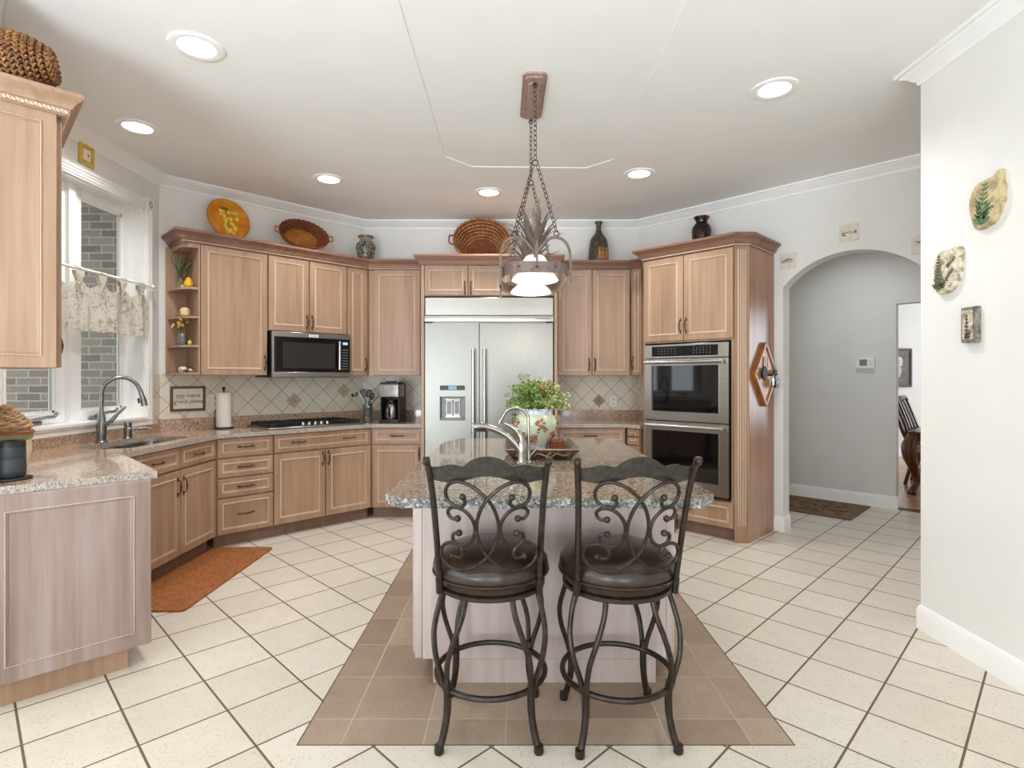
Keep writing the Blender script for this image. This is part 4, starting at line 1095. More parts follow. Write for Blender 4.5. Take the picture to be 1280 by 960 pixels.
for nm, lab, pts, hs in (
    ('spatula', 'black slotted spatula standing upright in the utensil holder', [(0.0, 0.012, 0.02), (0.008, 0.018, 0.20), (0.012, 0.02, 0.235)], ('flat', (0.014, 0.022, 0.285), 0.0)),
    ('serving_spoon', 'black serving spoon leaning right in the utensil holder', [(-0.012, -0.01, 0.02), (0.025, 0.0, 0.19), (0.033, 0.002, 0.225)], ('spoon', (0.044, 0.004, 0.26), 0.2)),
    ('slotted_turner', 'black turner leaning slightly left in the utensil holder', [(0.012, -0.012, 0.02), (-0.018, -0.012, 0.19), (-0.024, -0.012, 0.24)], ('flat', (-0.034, -0.012, 0.29), -0.5)),
    ('pasta_fork', 'long dark fork poking out of the utensil holder towards the coffee maker', [(0.0, 0.026, 0.025), (0.036, 0.03, 0.19), (0.095, 0.036, 0.255)], ('fork', (0.110, 0.038, 0.268), 0.9))):
    t = thing(nm, lab, 'kitchen utensil', (ux, uy, ZC))
    b = B(); b.tube(pts, 0.005, 8); b.build('handle', M_nyl, t)
    b = B(); kind, c, ang = hs; T = Matrix.Translation(c) @ Matrix.Rotation(ang, 4, 'Y')
    if kind == 'flat': 
        b.slab([(-.024, -.04), (.024, -.04), (.03, .03), (.022, .042), (-.022, .042), (-.03, .03)], [[(-.012 + .012 * k - .002, -.025), (-.012 + .012 * k + .002, -.025), (-.012 + .012 * k + .002, .025), (-.012 + .012 * k - .002, .025)] for k in range(3)], -.0015, .0015, M=T @ FRONT)
    elif kind == 'spoon': b.ball((0, 0, 0), (0.026, 0.009, 0.038), M=T)
    else:
        b.box(-.016, .016, -.002, .002, -.012, .0, M=T)
        for k in range(4): b.tube([(-.014 + .0093 * k, 0, -.002), (-.014 + .0093 * k, -.004, .03)], .0024, 6, M=T)
    b.build('head', M_nyl, t)

# coffee maker
t = thing('coffee_maker', 'black and steel drip coffee maker with steel carafe on the back left counter', 'coffee maker', (-1.222, 5.56, ZC), -0.12)
b = B(); b.box(-0.098, 0.098, -0.11, 0.14, 0.0, 0.032, bev=0.008, seg=2); b.lathe([(0.075, 0.032), (0.075, 0.037), (0, 0.037)], (0, -0.02, 0), 24); b.build('base', M_black, t)
b = B(); b.box(-0.098, 0.098, 0.07, 0.14, 0.03, 0.38, bev=0.008, seg=2); b.box(-0.098, -0.086, -0.07, 0.07, 0.03, 0.26); b.box(0.086, 0.098, -0.07, 0.07, 0.03, 0.26); b.build('rear_tower', M_black, t)
b = B(); b.box(-0.1, 0.1, -0.11, 0.08, 0.255, 0.382, bev=0.012, seg=3); hd = b.build('brew_head', M_steel, t)
b = B()
b.box(-0.05, 0.05, -0.113, -0.109, 0.325, 0.365, bev=0.0015)
for xx in (-0.075, 0.075): disc_y(b, (xx, -0.108, 0.345), 0.009, 0.006)
b.box(-0.088, 0.088, -0.1125, -0.109, 0.306, 0.309); b.tube(smooth_path([(-0.07, -0.111, 0.275), (0, -0.113, 0.262), (0.07, -0.111, 0.275)], 4), 0.003, 6)
b.build('control_buttons', M_dim, hd)
b = B(); b.box(-0.09, 0.09, -0.09, 0.13, 0.38, 0.402, bev=0.008, seg=2); b.box(-0.05, 0.03, -0.06, 0.06, 0.40, 0.414, bev=0.005); b.build('lid', M_black, t)
b = B(); b.lathe([(0.062, 0), (0.068, 0.01), (0.066, 0.10), (0.055, 0.145), (0.045, 0.155), (0.0, 0.156)], (0, -0.02, 0.038), 28); cf = b.build('carafe', M_steel, t)
b = B(); b.lathe([(0.046, 0.0), (0.050, 0.01), (0.046, 0.03), (0.02, 0.036), (0, 0.036)], (0, -0.02, 0.192), 24); b.build('carafe_lid', M_black, cf)
b = B(); b.tube(smooth_path([(0.0, -0.075, 0.20), (0.004, -0.115, 0.195), (0.008, -0.125, 0.14), (0.008, -0.115, 0.08), (0.004, -0.086, 0.065)], 4), 0.009, 8); b.build('carafe_handle', M_black, cf)
b = B(); b.tube(smooth_path([(-0.098, 0.10, 0.06), (-0.13, 0.05, 0.02), (-0.115, -0.02, 0.006), (-0.10, 0.02, 0.004)], 5), 0.003, 6); b.build('power_cord', M_black, t)

# outlets
def outlet(lab, x, y, z, rot):
    t = thing('wall_outlet', lab, 'outlet', (x, y, z), rot)
    b = B(); b.box(-0.036, 0.036, -0.007, 0.0, -0.058, 0.058, bev=0.003); b.build('cover_plate', M_white, t)
    b = B()
    for zz in (-0.024, 0.024): b.lathe([(0.017, 0), (0.017, 0.002), (0, 0.002)], n=18, M=Matrix.Translation((0, -0.007, zz)) @ Matrix.Rotation(PI / 2, 4, 'X'))
    s = b.build('socket', plain('ivory_socket', (216, 210, 196), 0.4), t)
    b = B()
    for zz in (-0.024, 0.024):
        for xx in (-0.006, 0.006): b.box(xx - 0.001, xx + 0.001, -0.0094, -0.0085, zz - 0.005, zz + 0.005)
    b.build('slot', M_black, s)
outlet('white wall outlet on the diamond tiles right of the fridge', 1.073, YB - 0.0085, 1.112, 0)
u = (269.0 - 642) / 690; d = 7.55 / (1 - u)
outlet('white wall outlet half hidden behind the paper towel roll', u * d, d, 1.165, PI / 4)

# speaker and canister on the peninsula
t = thing('portable_speaker', 'black cylindrical portable speaker on the granite peninsula', 'speaker', (-2.218, 2.432, ZC))
b = B(); b.lathe([(0.0, 0), (0.074, 0), (0.078, 0.004), (0.075, 0.010), (0.055, 0.013), (0, 0.013)], n=32); b.build('charging_base', M_black, t)
M_mesh = Mat('grey_speaker_mesh', 0.45, 0.3); M_mesh.color((62, 66, 72)); M_mesh.bump(M_mesh.voro(M_mesh.coord(), 500), 0.4, 0.001); M_mesh = M_mesh.m
b = B(); b.lathe([(0.048, 0.013), (0.054, 0.022), (0.0555, 0.05), (0.054, 0.09), (0.0535, 0.091), (0.0535, 0.093), (0.054, 0.094), (0.0535, 0.145), (0.0, 0.145)], n=36); b.build('grille', M_mesh, t)
b = B(); b.lathe([(0.0537, 0.144), (0.0535, 0.165), (0.048, 0.172), (0.030, 0.172), (0.026, 0.168), (0.0, 0.168)], n=36); b.build('top_cap', M_black, t)

t = thing('ceramic_canister', 'cream ceramic canister with green band and tan sculpted lid behind the speaker', 'canister', (-2.482, 2.70, ZC))
b = B(); b.lathe([(0.0, 0), (0.070, 0.0), (0.080, 0.01), (0.096, 0.09), (0.094, 0.15)], n=36); b.build('pot', plain('cream_majolica', (226, 212, 176), 0.3, vary=0.08), t)
b = B(); b.lathe([(0.0945, 0.145), (0.101, 0.150), (0.100, 0.172), (0.088, 0.176)], n=36); b.lathe([(0.092, 0.185), (0.089, 0.205), (0.075, 0.215)], n=36); b.build('green_band', plain('olive_glaze', (132, 140, 74), 0.3, vary=0.15), t)
b = B(); b.lathe([(0.100, 0.172), (0.106, 0.174), (0.107, 0.184), (0.102, 0.190), (0.088, 0.190)], n=36); b.build('rim', plain('terracotta_rim', (150, 84, 58), 0.35, vary=0.12), t)
b = B()
for k in range(9):
    f = k / 9; b.tube([((0.095 - 0.075 * f) * math.cos(a) , (0.095 - 0.075 * f) * math.sin(a), 0.21 + 0.085 * f ** 0.8 + 0.004 * math.sin(a * 7 + k * 2)) for a in [2 * PI * q / 36 for q in range(36)]], 0.0085 - .002 * f, 7, closed=True)
b.ball((0, 0, 0.30), (0.026, 0.026, 0.02)); b.lathe([(0.094, 0.195), (0.078, 0.225), (0.028, 0.285), (0, 0.29)], n=24)
b.build('lid', plain('tan_woven_glaze', (186, 146, 104), 0.4, vary=0.25, scale=50), t)
b = B()
for a, zz, r in ((-0.5, 0.115, 0.02), (-0.75, 0.09, 0.014), (-1.3, 0.11, 0.018), (-1.9, 0.10, 0.02)): b.ball((0.092 * math.cos(a), 0.092 * math.sin(a), zz), (r * .8, r * .8, r), n=10, k=7)
b.build('fruit_relief', plain('red_fruit_glaze', (140, 44, 30), 0.3, vary=0.2, scale=60), t)

# ornaments on the corner shelves (local frame of the shelf unit)
def shelf_xyz(lx, ly, z):
    o = up_pt(0); return (o[0] + lx * S2 - ly * S2, o[1] + lx * S2 + ly * S2, z)
M_leafd = plain('dusty_olive_leaf', (92, 96, 58), 0.7, vary=0.2, scale=30)
M_stem = plain('dry_stem', (120, 110, 60), 0.7)
M_yel = plain('yellow_blossom', (222, 196, 84), 0.6, vary=0.15, scale=40)
t = thing('dried_bouquet', 'dried green stem bouquet in a small bottle on the top corner shelf', 'dried flowers', shelf_xyz(-0.09, 0.20, 2.1055))
b = B(); b.lathe([(0, 0), (0.024, 0), (0.028, 0.02), (0.026, 0.05), (0.012, 0.075), (0.012, 0.09), (0.015, 0.092)], n=18); b.build('bottle', plain('olive_glass', (120, 118, 70), 0.1), t)
rng = random.Random(3)
bs, bl = B(), B()
for k in range(16):
    a = rng.uniform(0, 2 * PI); sp = rng.uniform(0.02, 0.085); hz = rng.uniform(0.17, 0.27)
    e = Vector((sp * math.cos(a), sp * math.sin(a), hz)); p0 = Vector((0, 0, 0.085))
    bs.tube([p0, p0.lerp(e, .5) + Vector((0, 0, 0.02)), e], 0.0014, 5)
    for j in range(9):
        c = p0.lerp(e, 0.35 + 0.65 * j / 8) + Vector((rng.uniform(-.008, .008), rng.uniform(-.008, .008), 0.012))
        bl.ball(c, (0.006, 0.006, 0.013), n=6, k=4, M=None)
bs.build('stems', M_stem, t); bl.build('leaves', M_leafd, t)
t = thing('ceramic_lemon', 'bright yellow ceramic pear on the top corner shelf', 'ornament', shelf_xyz(-0.055, 0.105, 2.1055))
b = B(); b.lathe([(0, 0), (0.022, 0.002), (0.034, 0.018), (0.036, 0.036), (0.027, 0.062), (0.019, 0.078), (0.012, 0.086), (0, 0.088)], n=20); b.build('body', plain('yellow_ceramic', (232, 178, 40), 0.25, vary=0.08), t)
b = B(); b.tube([(0, 0, 0.086), (0.003, 0, 0.10)], 0.003, 6); b.build('stem', M_stem, t)
t = thing('stone_egg', 'small white pebble in front of the yellow pear on the top corner shelf', 'ornament', shelf_xyz(-0.098, 0.115, 2.1055))
b = B(); b.ball((0, 0, 0.011), (0.015, 0.013, 0.011)); b.build('pebble', plain('pale_pebble', (206, 196, 150), 0.6), t)
t = thing('wooden_apple', 'cream apple shaped ornament on the second corner shelf', 'ornament', shelf_xyz(-0.075, 0.13, 1.8705))
b = B(); b.lathe([(0, 0.004), (0.016, 0), (0.032, 0.012), (0.038, 0.036), (0.034, 0.06), (0.02, 0.073), (0.006, 0.069), (0, 0.066)], n=22); b.build('body', plain('pale_wood_cream', (224, 198, 150), 0.45, vary=0.08, scale=30), t)
b = B(); b.tube([(0, 0, 0.065), (0.004, 0.002, 0.082)], 0.0025, 6); b.build('stem', M_stem, t)
t = thing('bead_ornament', 'tiny brown bead beside the cream apple on the second corner shelf', 'ornament', shelf_xyz(-0.118, 0.19, 1.8705))
b = B(); b.ball((0, 0, 0.011), 0.011); b.ball((0.018, -0.004, 0.008), 0.008); b.build('beads', plain('brown_bead', (120, 88, 50), 0.4), t)
t = thing('flower_vase', 'small pewter vase of yellow dried flowers on the third corner shelf', 'vase', shelf_xyz(-0.085, 0.17, 1.6355))
b = B(); b.lathe([(0, 0), (0.026, 0), (0.03, 0.01), (0.036, 0.05), (0.032, 0.085), (0.024, 0.10), (0.03, 0.112), (0.026, 0.112), (0.02, 0.10), (0, 0.09)], n=20); b.build('vessel', plain('mottled_pewter', (112, 112, 104), 0.3, 0.3, vary=0.3, scale=60), t)
bs, bl = B(), B()
for k in range(14):
    a = rng.uniform(0, 2 * PI); sp = rng.uniform(0.02, 0.08); hz = rng.uniform(0.14, 0.215)
    e = Vector((sp * math.cos(a), sp * math.sin(a), hz)); p0 = Vector((0, 0, 0.10))
    bs.tube([p0, p0.lerp(e, .5) + Vector((0, 0, 0.012)), e], 0.0013, 5)
    for j in range(3): bl.ball(e + Vector((rng.uniform(-.010, .010), rng.uniform(-.010, .010), rng.uniform(-.012, .006))), rng.uniform(0.006, 0.009), n=7, k=5)
bs.build('stems', M_leafd, t); bl.build('blossoms', M_yel, t)
t = thing('yellow_fruit_ornament', 'little yellow fruit beside the flower vase on the third corner shelf', 'ornament', shelf_xyz(-0.05, 0.095, 1.6355))
b = B(); b.ball((0, 0, 0.02), (0.017, 0.017, 0.02)); b.tube([(0, 0, 0.038), (0.002, 0, 0.048)], 0.002, 6); b.build('fruit', M_yel, t)
t = thing('shell_ornament', 'large white and brown sea shell on the bottom corner shelf', 'shell', shelf_xyz(-0.09, 0.15, UZ0 + 0.0225), 0.4)
def shell(b, s):
    prof_pts = []
    for k in range(26):
        a = k / 25 * 3.2 * PI; r = s * (0.95 - 0.75 * k / 25)
        prof_pts.append((r * 0.55 * math.cos(a), -s * 0.5 + s * 1.25 * k / 25, s * 0.52 + r * 0.42 * math.sin(a)))
    b.tube(prof_pts, [s * (0.52 - 0.46 * k / 25) for k in range(26)], 10)
b = B(); shell(b, 0.038); 
M_shell = plain('shell_white', (226, 218, 200), 0.35, vary=0.2, scale=26)
b.build('spiral_shell', M_shell, t)
t = thing('shell_ornament', 'small pinkish sea shell at the right of the bottom corner shelf', 'shell', shelf_xyz(-0.045, 0.085, UZ0 + 0.0225), -0.5)
b = B(); shell(b, 0.025); b.build('spiral_shell', plain('shell_pink', (222, 190, 168), 0.35, vary=0.15, scale=40), t)

# ------------------------------------------------------------------ on top of the cabinets
def line_pt(c, u, sgn):  # point on y - x = c (sgn -1) or x + y = c (sgn 1) seen along direction u
    d = c / (1 + sgn * u); return (u * d, d)
ZT = ctop
# orange plate on an easel, leaning back against the wall
px_, py_ = line_pt(7.43, (285 - 642) / 690, -1)
t = thing('decorative_plate', 'round orange plate with a yellow grape cluster standing on the left wall cabinets', 'plate', (px_, py_, ZT), PI / 4 + 0.12)
TP = Matrix.Translation((0, 0, 0.215)) @ Matrix.Rotation(PI / 2 - 0.2, 4, 'X')
M_or = Mat('orange_glaze', 0.15); _f = M_or.noise(M_or.coord(), 9, 4, 0.6); M_or.color(M_or.ramp(_f, [(0.3, (192, 108, 20)), (0.5, (216, 138, 30)), (0.7, (228, 158, 46))])); M_or = M_or.m
b = B(); b.lathe([(0, -0.012), (0.06, -0.012), (0.11, -0.004), (0.180, 0.014), (0.186, 0.018), (0.182, 0.021), (0.115, 0.006), (0.08, 0.0), (0, 0.0)], n=56, M=TP, mats=[0, 0, 0, 1, 1, 0, 0, 0]); pl = b.build('dish', [M_or, plain('dark_plate_rim', (70, 50, 34), 0.3)], t)
b = B()
rng = random.Random(5)
for k in range(34):
    f = rng.random(); yy = 0.075 - 0.20 * f; hw = 0.066 * (1 - f) ** 0.6 + 0.02
    xx = rng.uniform(-hw, hw) + 0.016
    zz = 0.001 + 0.0 if (xx * xx + yy * yy) < .0064 else (math.hypot(xx, yy) - 0.08) * 0.22
    b.ball((xx, yy, zz), (0.015, 0.015, 0.006), n=9, k=5, M=TP)
b.build('grape_cluster', plain('yellow_grape_glaze', (236, 204, 78), 0.25, vary=0.1, scale=60), pl)
b = B()
for k in range(5):
    a = 1.2 + k * 0.35; c = Vector((0.0, 0.085, 0.003)); e = c + Vector((math.cos(a) * 0.05 - .02, math.sin(a) * 0.03, 0.003))
    b.tube([c, c.lerp(e, .5), e], [0.003, 0.011, 0.002], 6, M=TP, flat=0.3)
b.build('painted_leaves', plain('olive_paint', (110, 104, 40), 0.3), pl)
b = B()
for sx in (-1, 1):
    b.tube([(sx * 0.10, -0.05, 0.004), (sx * 0.10, -0.035, 0.09), (sx * 0.05, 0.03, 0.25)], 0.004, 6)
    b.tube([(sx * 0.10, -0.05, 0.004), (sx * 0.10, -0.07, 0.03)], 0.004, 6); b.tube([(sx * 0.05, 0.03, 0.25), (sx * 0.06, 0.07, 0.004)], 0.004, 6)
b.tube([(-0.10, -0.04, 0.05), (0.10, -0.04, 0.05)], 0.004, 6)
b.build('easel_stand', M_iron, t)

def woven(name, a, bb, c, sc=90, bump=0.9):
    M = Mat(name, 0.6); X = M.xyz(); co = M.coord()
    f = M.noise(co, sc, 3, 0.7); g = M.noise(co, 14, 2)
    M.color(M.ramp(M.math('ADD', M.math('MULTIPLY', f, .75), M.math('MULTIPLY', g, .25)), [(0.34, a), (0.5, bb), (0.66, c)])); M.bump(f, bump, 0.006)
    return M.m
M_wick = woven('honey_wicker', (128, 66, 18), (186, 114, 44), (220, 160, 84))
M_wick_d = woven('red_brown_wicker', (74, 30, 12), (124, 62, 28), (170, 104, 56))
M_wick_l = woven('pale_rim_wicker', (104, 60, 28), (164, 108, 60), (212, 168, 116))
def oval_basket(t, a, bb, depth, tilt, zoff, mats, coils=6, flare=0.35, handle=True, drop=0.0):
    """oval basket on its side: opening towards -y, tipped back by tilt"""
    T = Matrix.Translation((0, 0, zoff)) @ Matrix.Rotation(PI / 2 - tilt, 4, 'X')   # local z (opening) turns to -y
    SH = Matrix.Identity(4); SH[1][2] = drop / depth; T = T @ Matrix.Translation((0, -drop, 0)) @ SH
    b = B()
    b.lathe([(0, 0.0), (1 - flare, 0.0), (1 - flare * .4, depth * .4), (1.0, depth), (0.97, depth), (1 - flare * .45, depth * .42), (1 - flare - .03, 0.012), (0, 0.012)], n=48, sx=a, sy=bb, M=T)
    body = b.build('basket_wall', mats[1], t)
    b = B()
    for k in range(coils):
        f = k / (coils - 1); e = (1 - flare) + flare * f - 0.03
        zz = 0.02 + (depth - 0.01) * f
        b.tube([(a * e * math.cos(q), bb * e * math.sin(q), zz + .003 * math.sin(q * 30)) for q in [2 * PI * i / 90 for i in range(90)]], [0.0085 + .0022 * math.sin(i * 2.1) for i in range(90)], 6, closed=True, M=T)
    b.build('coil', mats[2], t)
    b = B()
    for k in range(8):
        f = (k + .5) / 8; b.tube([(a * (1 - flare) * f * math.cos(q), bb * (1 - flare) * f * math.sin(q), 0.014) for q in [2 * PI * i / 40 for i in range(40)]], 0.006, 5, closed=True, M=T)
    b.build('woven_base', mats[0], t)
    if handle:
        for s_ in (-1, 1):
            b = B(); b.tube(smooth_path([(s_ * a * .96, -bb * .22, depth), (s_ * (a + .03), -bb * .16, depth + .01), (s_ * (a + .035), 0, depth + .012), (s_ * (a + .03), bb * .16, depth + .01), (s_ * a * .96, bb * .22, depth)], 4), 0.007, 8, M=T); b.build('handle', mats[1], t)
px_, py_ = line_pt(7.37, (376 - 642) / 690, -1)
t = thing('oval_basket', 'shallow oval honey wicker basket leaning on the left wall cabinets', 'basket', (px_, py_, ZT), PI / 4)
oval_basket(t, 0.245, 0.15, 0.085, 0.35, 0.150, (M_wick, M_wick, M_wick_d), 5, 0.3)
t = thing('coiled_basket', 'large coiled brown basket tipped forward above the fridge', 'basket', (-0.330, 5.78, 2.52), 0)
oval_basket(t, 0.29, 0.225, 0.17, 0.12, 0.228, (M_wick_d, M_wick_d, M_wick_l), 7, 0.38, drop=0.07)
# urn
def mottled(name, a, bb, c, sc=30, rough=0.3, contrast=(0.4, 0.5, 0.6)):
    M = Mat(name, rough); f = M.noise(M.coord(), sc, 4, 0.65, 0.6)
    M.color(M.ramp(f, [(contrast[0], a), (contrast[1], bb), (contrast[2], c)])); M.bump(f, 0.3, 0.003); return M.m
M_urn_b = mottled('mottled_grey_glaze', (52, 50, 48), (104, 98, 88), (170, 160, 142), 45)
M_urn_n = plain('tan_glaze_neck', (168, 140, 112), 0.3, vary=0.1)
t = thing('urn', 'small grey mottled urn with tan neck on the cabinets at the back left corner', 'vase', (-1.535, 5.735, ZT))
b = B(); b.lathe([(0, 0), (0.058, 0), (0.062, 0.012), (0.085, 0.09), (0.101, 0.155), (0.098, 0.19), (0.08, 0.215)], n=32); b.build('belly', M_urn_b, t)
b = B(); b.lathe([(0.081, 0.214), (0.066, 0.228), (0.060, 0.25), (0.064, 0.262)], n=32); b.build('neck', M_urn_n, t)
b = B(); b.lathe([(0.062, 0.26), (0.080, 0.270), (0.082, 0.28), (0.072, 0.285), (0.055, 0.275), (0.05, 0.2)], n=32); b.build('rim', M_urn_b, t)
# bottle vase
M_bv = mottled('dark_green_mosaic_glaze', (38, 36, 26), (70, 66, 44), (140, 128, 88), 60, 0.35, (0.42, 0.54, 0.68))
M_bv2 = mottled('copper_patch_glaze', (96, 54, 26), (150, 92, 46), (196, 146, 90), 60)
t = thing('bottle_vase', 'tall dark bottle shaped vase with copper base patch right of the fridge', 'vase', (0.885, 5.745, ZT - .01))
b = B(); b.lathe([(0, 0), (0.106, 0), (0.109, 0.006), (0.104, 0.12), (0.098, 0.20), (0.088, 0.255), (0.07, 0.285), (0.042, 0.32), (0.028, 0.355), (0.025, 0.39), (0.028, 0.415), (0.040, 0.435), (0.041, 0.445), (0.03, 0.445), (0.02, 0.41)], n=36); b.build('body', M_bv, t)
b = B()
seg = 12
for k in range(seg):
    a0_, a1_ = -1.75 + 1.75 * k / seg, -1.75 + 1.75 * (k + 1) / seg
    v = []
    for zz, r in ((0.004, 0.1105), (0.12, 0.1055), (0.158, 0.1035)): v.append(b._v([(r * math.cos(a0_), r * math.sin(a0_), zz), (r * math.cos(a1_), r * math.sin(a1_), zz)]))
    for q in range(2): b.face([v[q][0], v[q][1], v[q + 1][1], v[q + 1][0]])
b.build('copper_patch', M_bv2, t)
# brown vase
px_, py_ = line_pt(6.90, (877 - 642) / 690, 1)
t = thing('brown_vase', 'glossy dark brown vase on top of the oven cabinet', 'vase', (px_, py_, ZT + 0.006))
b = B(); b.lathe([(0, 0), (0.068, 0), (0.072, 0.008), (0.084, 0.10), (0.090, 0.17), (0.086, 0.205), (0.066, 0.235), (0.052, 0.25), (0.054, 0.27), (0.070, 0.295), (0.072, 0.303), (0.066, 0.306), (0.048, 0.28), (0.04, 0.2)], n=36)
M_brv = Mat('brown_glaze', 0.12); _f = M_brv.noise(M_brv.coord(), 6, 3); M_brv.color(M_brv.ramp(_f, [(0.35, (34, 20, 15)), (0.6, (62, 30, 20))])); M_brv = M_brv.m
b.build('body', M_brv, t)
b = B(); b.lathe([(0.0725, 0.296), (0.0735, 0.303), (0.07, 0.307)], n=36); b.build('glaze_band', plain('red_brown_glaze', (92, 38, 26), 0.15), t)
# braided basket at the far left
t = thing('braided_basket', 'round braided seagrass basket lying on the near upper cabinet at left', 'basket', (-2.125, 2.375, 2.584), 0.0)
TB = Matrix.Translation((0, 0, 0.136)) @ Matrix.Rotation(-1.15, 4, 'Z') @ Matrix.Rotation(PI / 2 + .12, 4, 'X')
M_sea = woven('seagrass_braid', (66, 38, 16), (130, 84, 44), (182, 132, 80), 70)
b = B()
rows = 12
def braid(b, R, zc, M, r=0.0105, n=None):
    n = n or max(10, int(2 * PI * R / 0.021))
    for k in range(n):
        for s_ in (-1, 1):
            a = 2 * PI * (k + (0.25 if s_ > 0 else 0)) / n
            c = Vector((R * math.cos(a), R * math.sin(a), zc + s_ * r * .42))
            Tt = M @ Matrix.Translation(c) @ Matrix.Rotation(a, 4, 'Z') @ Matrix.Rotation(s_ * 0.6, 4, 'X')
            b.ball((0, 0, 0), (r * .8, 0.0145, r * .62), n=6, k=5, M=Tt)
for k in range(rows):
    f = k / (rows - 1); R = 0.124 * (1 - 0.45 * max(0, (f - .35) / .65) ** 2.2); braid(b, R, 0.13 - 0.24 * f, TB)
for R in (0.06, 0.038, 0.015): braid(b, R, -0.116, TB)
b.build('braided_wall', M_sea, t)
b = B(); b.lathe([(0.122, 0.135), (0.119, 0.0), (0.06, -0.11), (0, -0.112), (0, -0.105), (0.055, -0.1), (0.11, 0.0), (0.114, 0.135)], n=30, M=TB); b.build('lining', plain('dark_seagrass', (70, 44, 22), 0.8), t)

# ------------------------------------------------------------------ on the island
ZI = 0.9235
# square footed tray, flared sides
t = thing('serving_tray', 'square dark brown metal tray with flared sides on the island worktop', 'tray', (0.155, 3.255, ZI))
M_tray = mottled('aged_brown_metal', (58, 44, 36), (98, 76, 62), (138, 116, 98), 40, 0.4)
b = B()
rings = []
for hx, hy, zz in ((0.155, 0.235, 0.0), (0.205, 0.29, 0.058), (0.198, 0.283, 0.060), (0.150, 0.230, 0.008)):
    rings.append(b._v([(-hx, -hy, zz), (hx, -hy, zz), (hx, hy, zz), (-hx, hy, zz)]))
b.face(list(reversed(rings[0])))
for k in range(3):
    for i in range(4): b.face([rings[k][i], rings[k][(i + 1) % 4], rings[k + 1][(i + 1) % 4], rings[k + 1][i]])
b.face(rings[3]); b.build('body', M_tray, t)
b = B(); b.tube([(-.205, -.29, .059), (.205, -.29, .059), (.205, .29, .059), (-.205, .29, .059)], 0.004, 6, closed=True)
for sx in (-1, 0, 1): b.tube(smooth_path([(sx * .1 - .045, -.268, .02), (sx * .1 - .02, -.274, .036), (sx * .1 + .02, -.270, .022), (sx * .1 + .045, -.276, .04)], 4), 0.003, 6)
b.build('rim_and_relief', plain('worn_silver_brown', (150, 130, 110), 0.4, 0.4, vary=0.2), t)
# plant pot
t = thing('potted_plant', 'bushy light green plant in a pale green porcelain pot with red flowers on the island', 'plant', (0.135, 3.35, ZI + 0.0085))
prof = [(0, 0), (0.068, 0), (0.070, 0.004), (0.070, 0.03), (0.072, 0.034), (0.092, 0.07), (0.118, 0.115), (0.129, 0.155), (0.128, 0.18), (0.116, 0.205), (0.101, 0.216), (0.099, 0.22), (0.099, 0.246), (0.101, 0.252), (0.094, 0.252), (0.090, 0.225), (0.0, 0.222)]
mm = [1, 1, 1, 1, 0, 0, 0, 0, 0, 0, 0, 1, 1, 1, 1, 2]
M_pot = plain('celadon_porcelain', (205, 210, 182), 0.15, vary=0.05, scale=10)
M_bw = mottled('blue_white_porcelain', (92, 104, 142), (196, 202, 214), (222, 226, 230), 38, 0.15, (0.36, 0.46, 0.6))
b = B(); b.lathe(prof, n=48, mats=mm); pot = b.build('pot', [M_pot, M_bw, plain('soil', (60, 46, 34), 0.95)], t)
M_flow = mottled('faded_red_flower', (140, 62, 46), (186, 118, 98), (216, 170, 148), 70, 0.25)
M_fleaf = plain('painted_green_leaf', (112, 118, 72), 0.3, vary=0.2, scale=40)
def pot_r(z):
    for (r0, z0), (r1, z1) in zip(prof[4:11], prof[5:12]):
        if z0 <= z <= z1: return r0 + (r1 - r0) * (z - z0) / (z1 - z0)
    return 0.12
bl = B()
for az_, zc, s_ in ((-1.35, 0.155, 1.25), (-2.15, 0.085, 1.0), (-2.75, 0.16, 1.1), (-0.55, 0.09, 1.0), (-0.1, 0.16, 1.0), (-1.75, 0.075, 0.8), (1.2, 0.15, 1.2), (2.4, 0.12, 1.2)):
    rr = random.Random(int(az_ * 100)); bf = B()
    for k in range(20):
        da = rr.uniform(-.23, .23) * s_; dz = rr.uniform(-.03, .03) * s_
        a = az_ + da; zz = min(max(zc + dz, .04), .2); r = pot_r(zz)
        tgt = bf if k < 14 else bl
        tgt.ball((r * math.cos(a), r * math.sin(a), zz), (0.010, 0.010, 0.010) if k < 14 else (0.012, 0.012, 0.008), n=8, k=5)
    bf.build('painted_flower', M_flow, pot); bl.build('painted_leaves', M_fleaf, pot); bl = B()

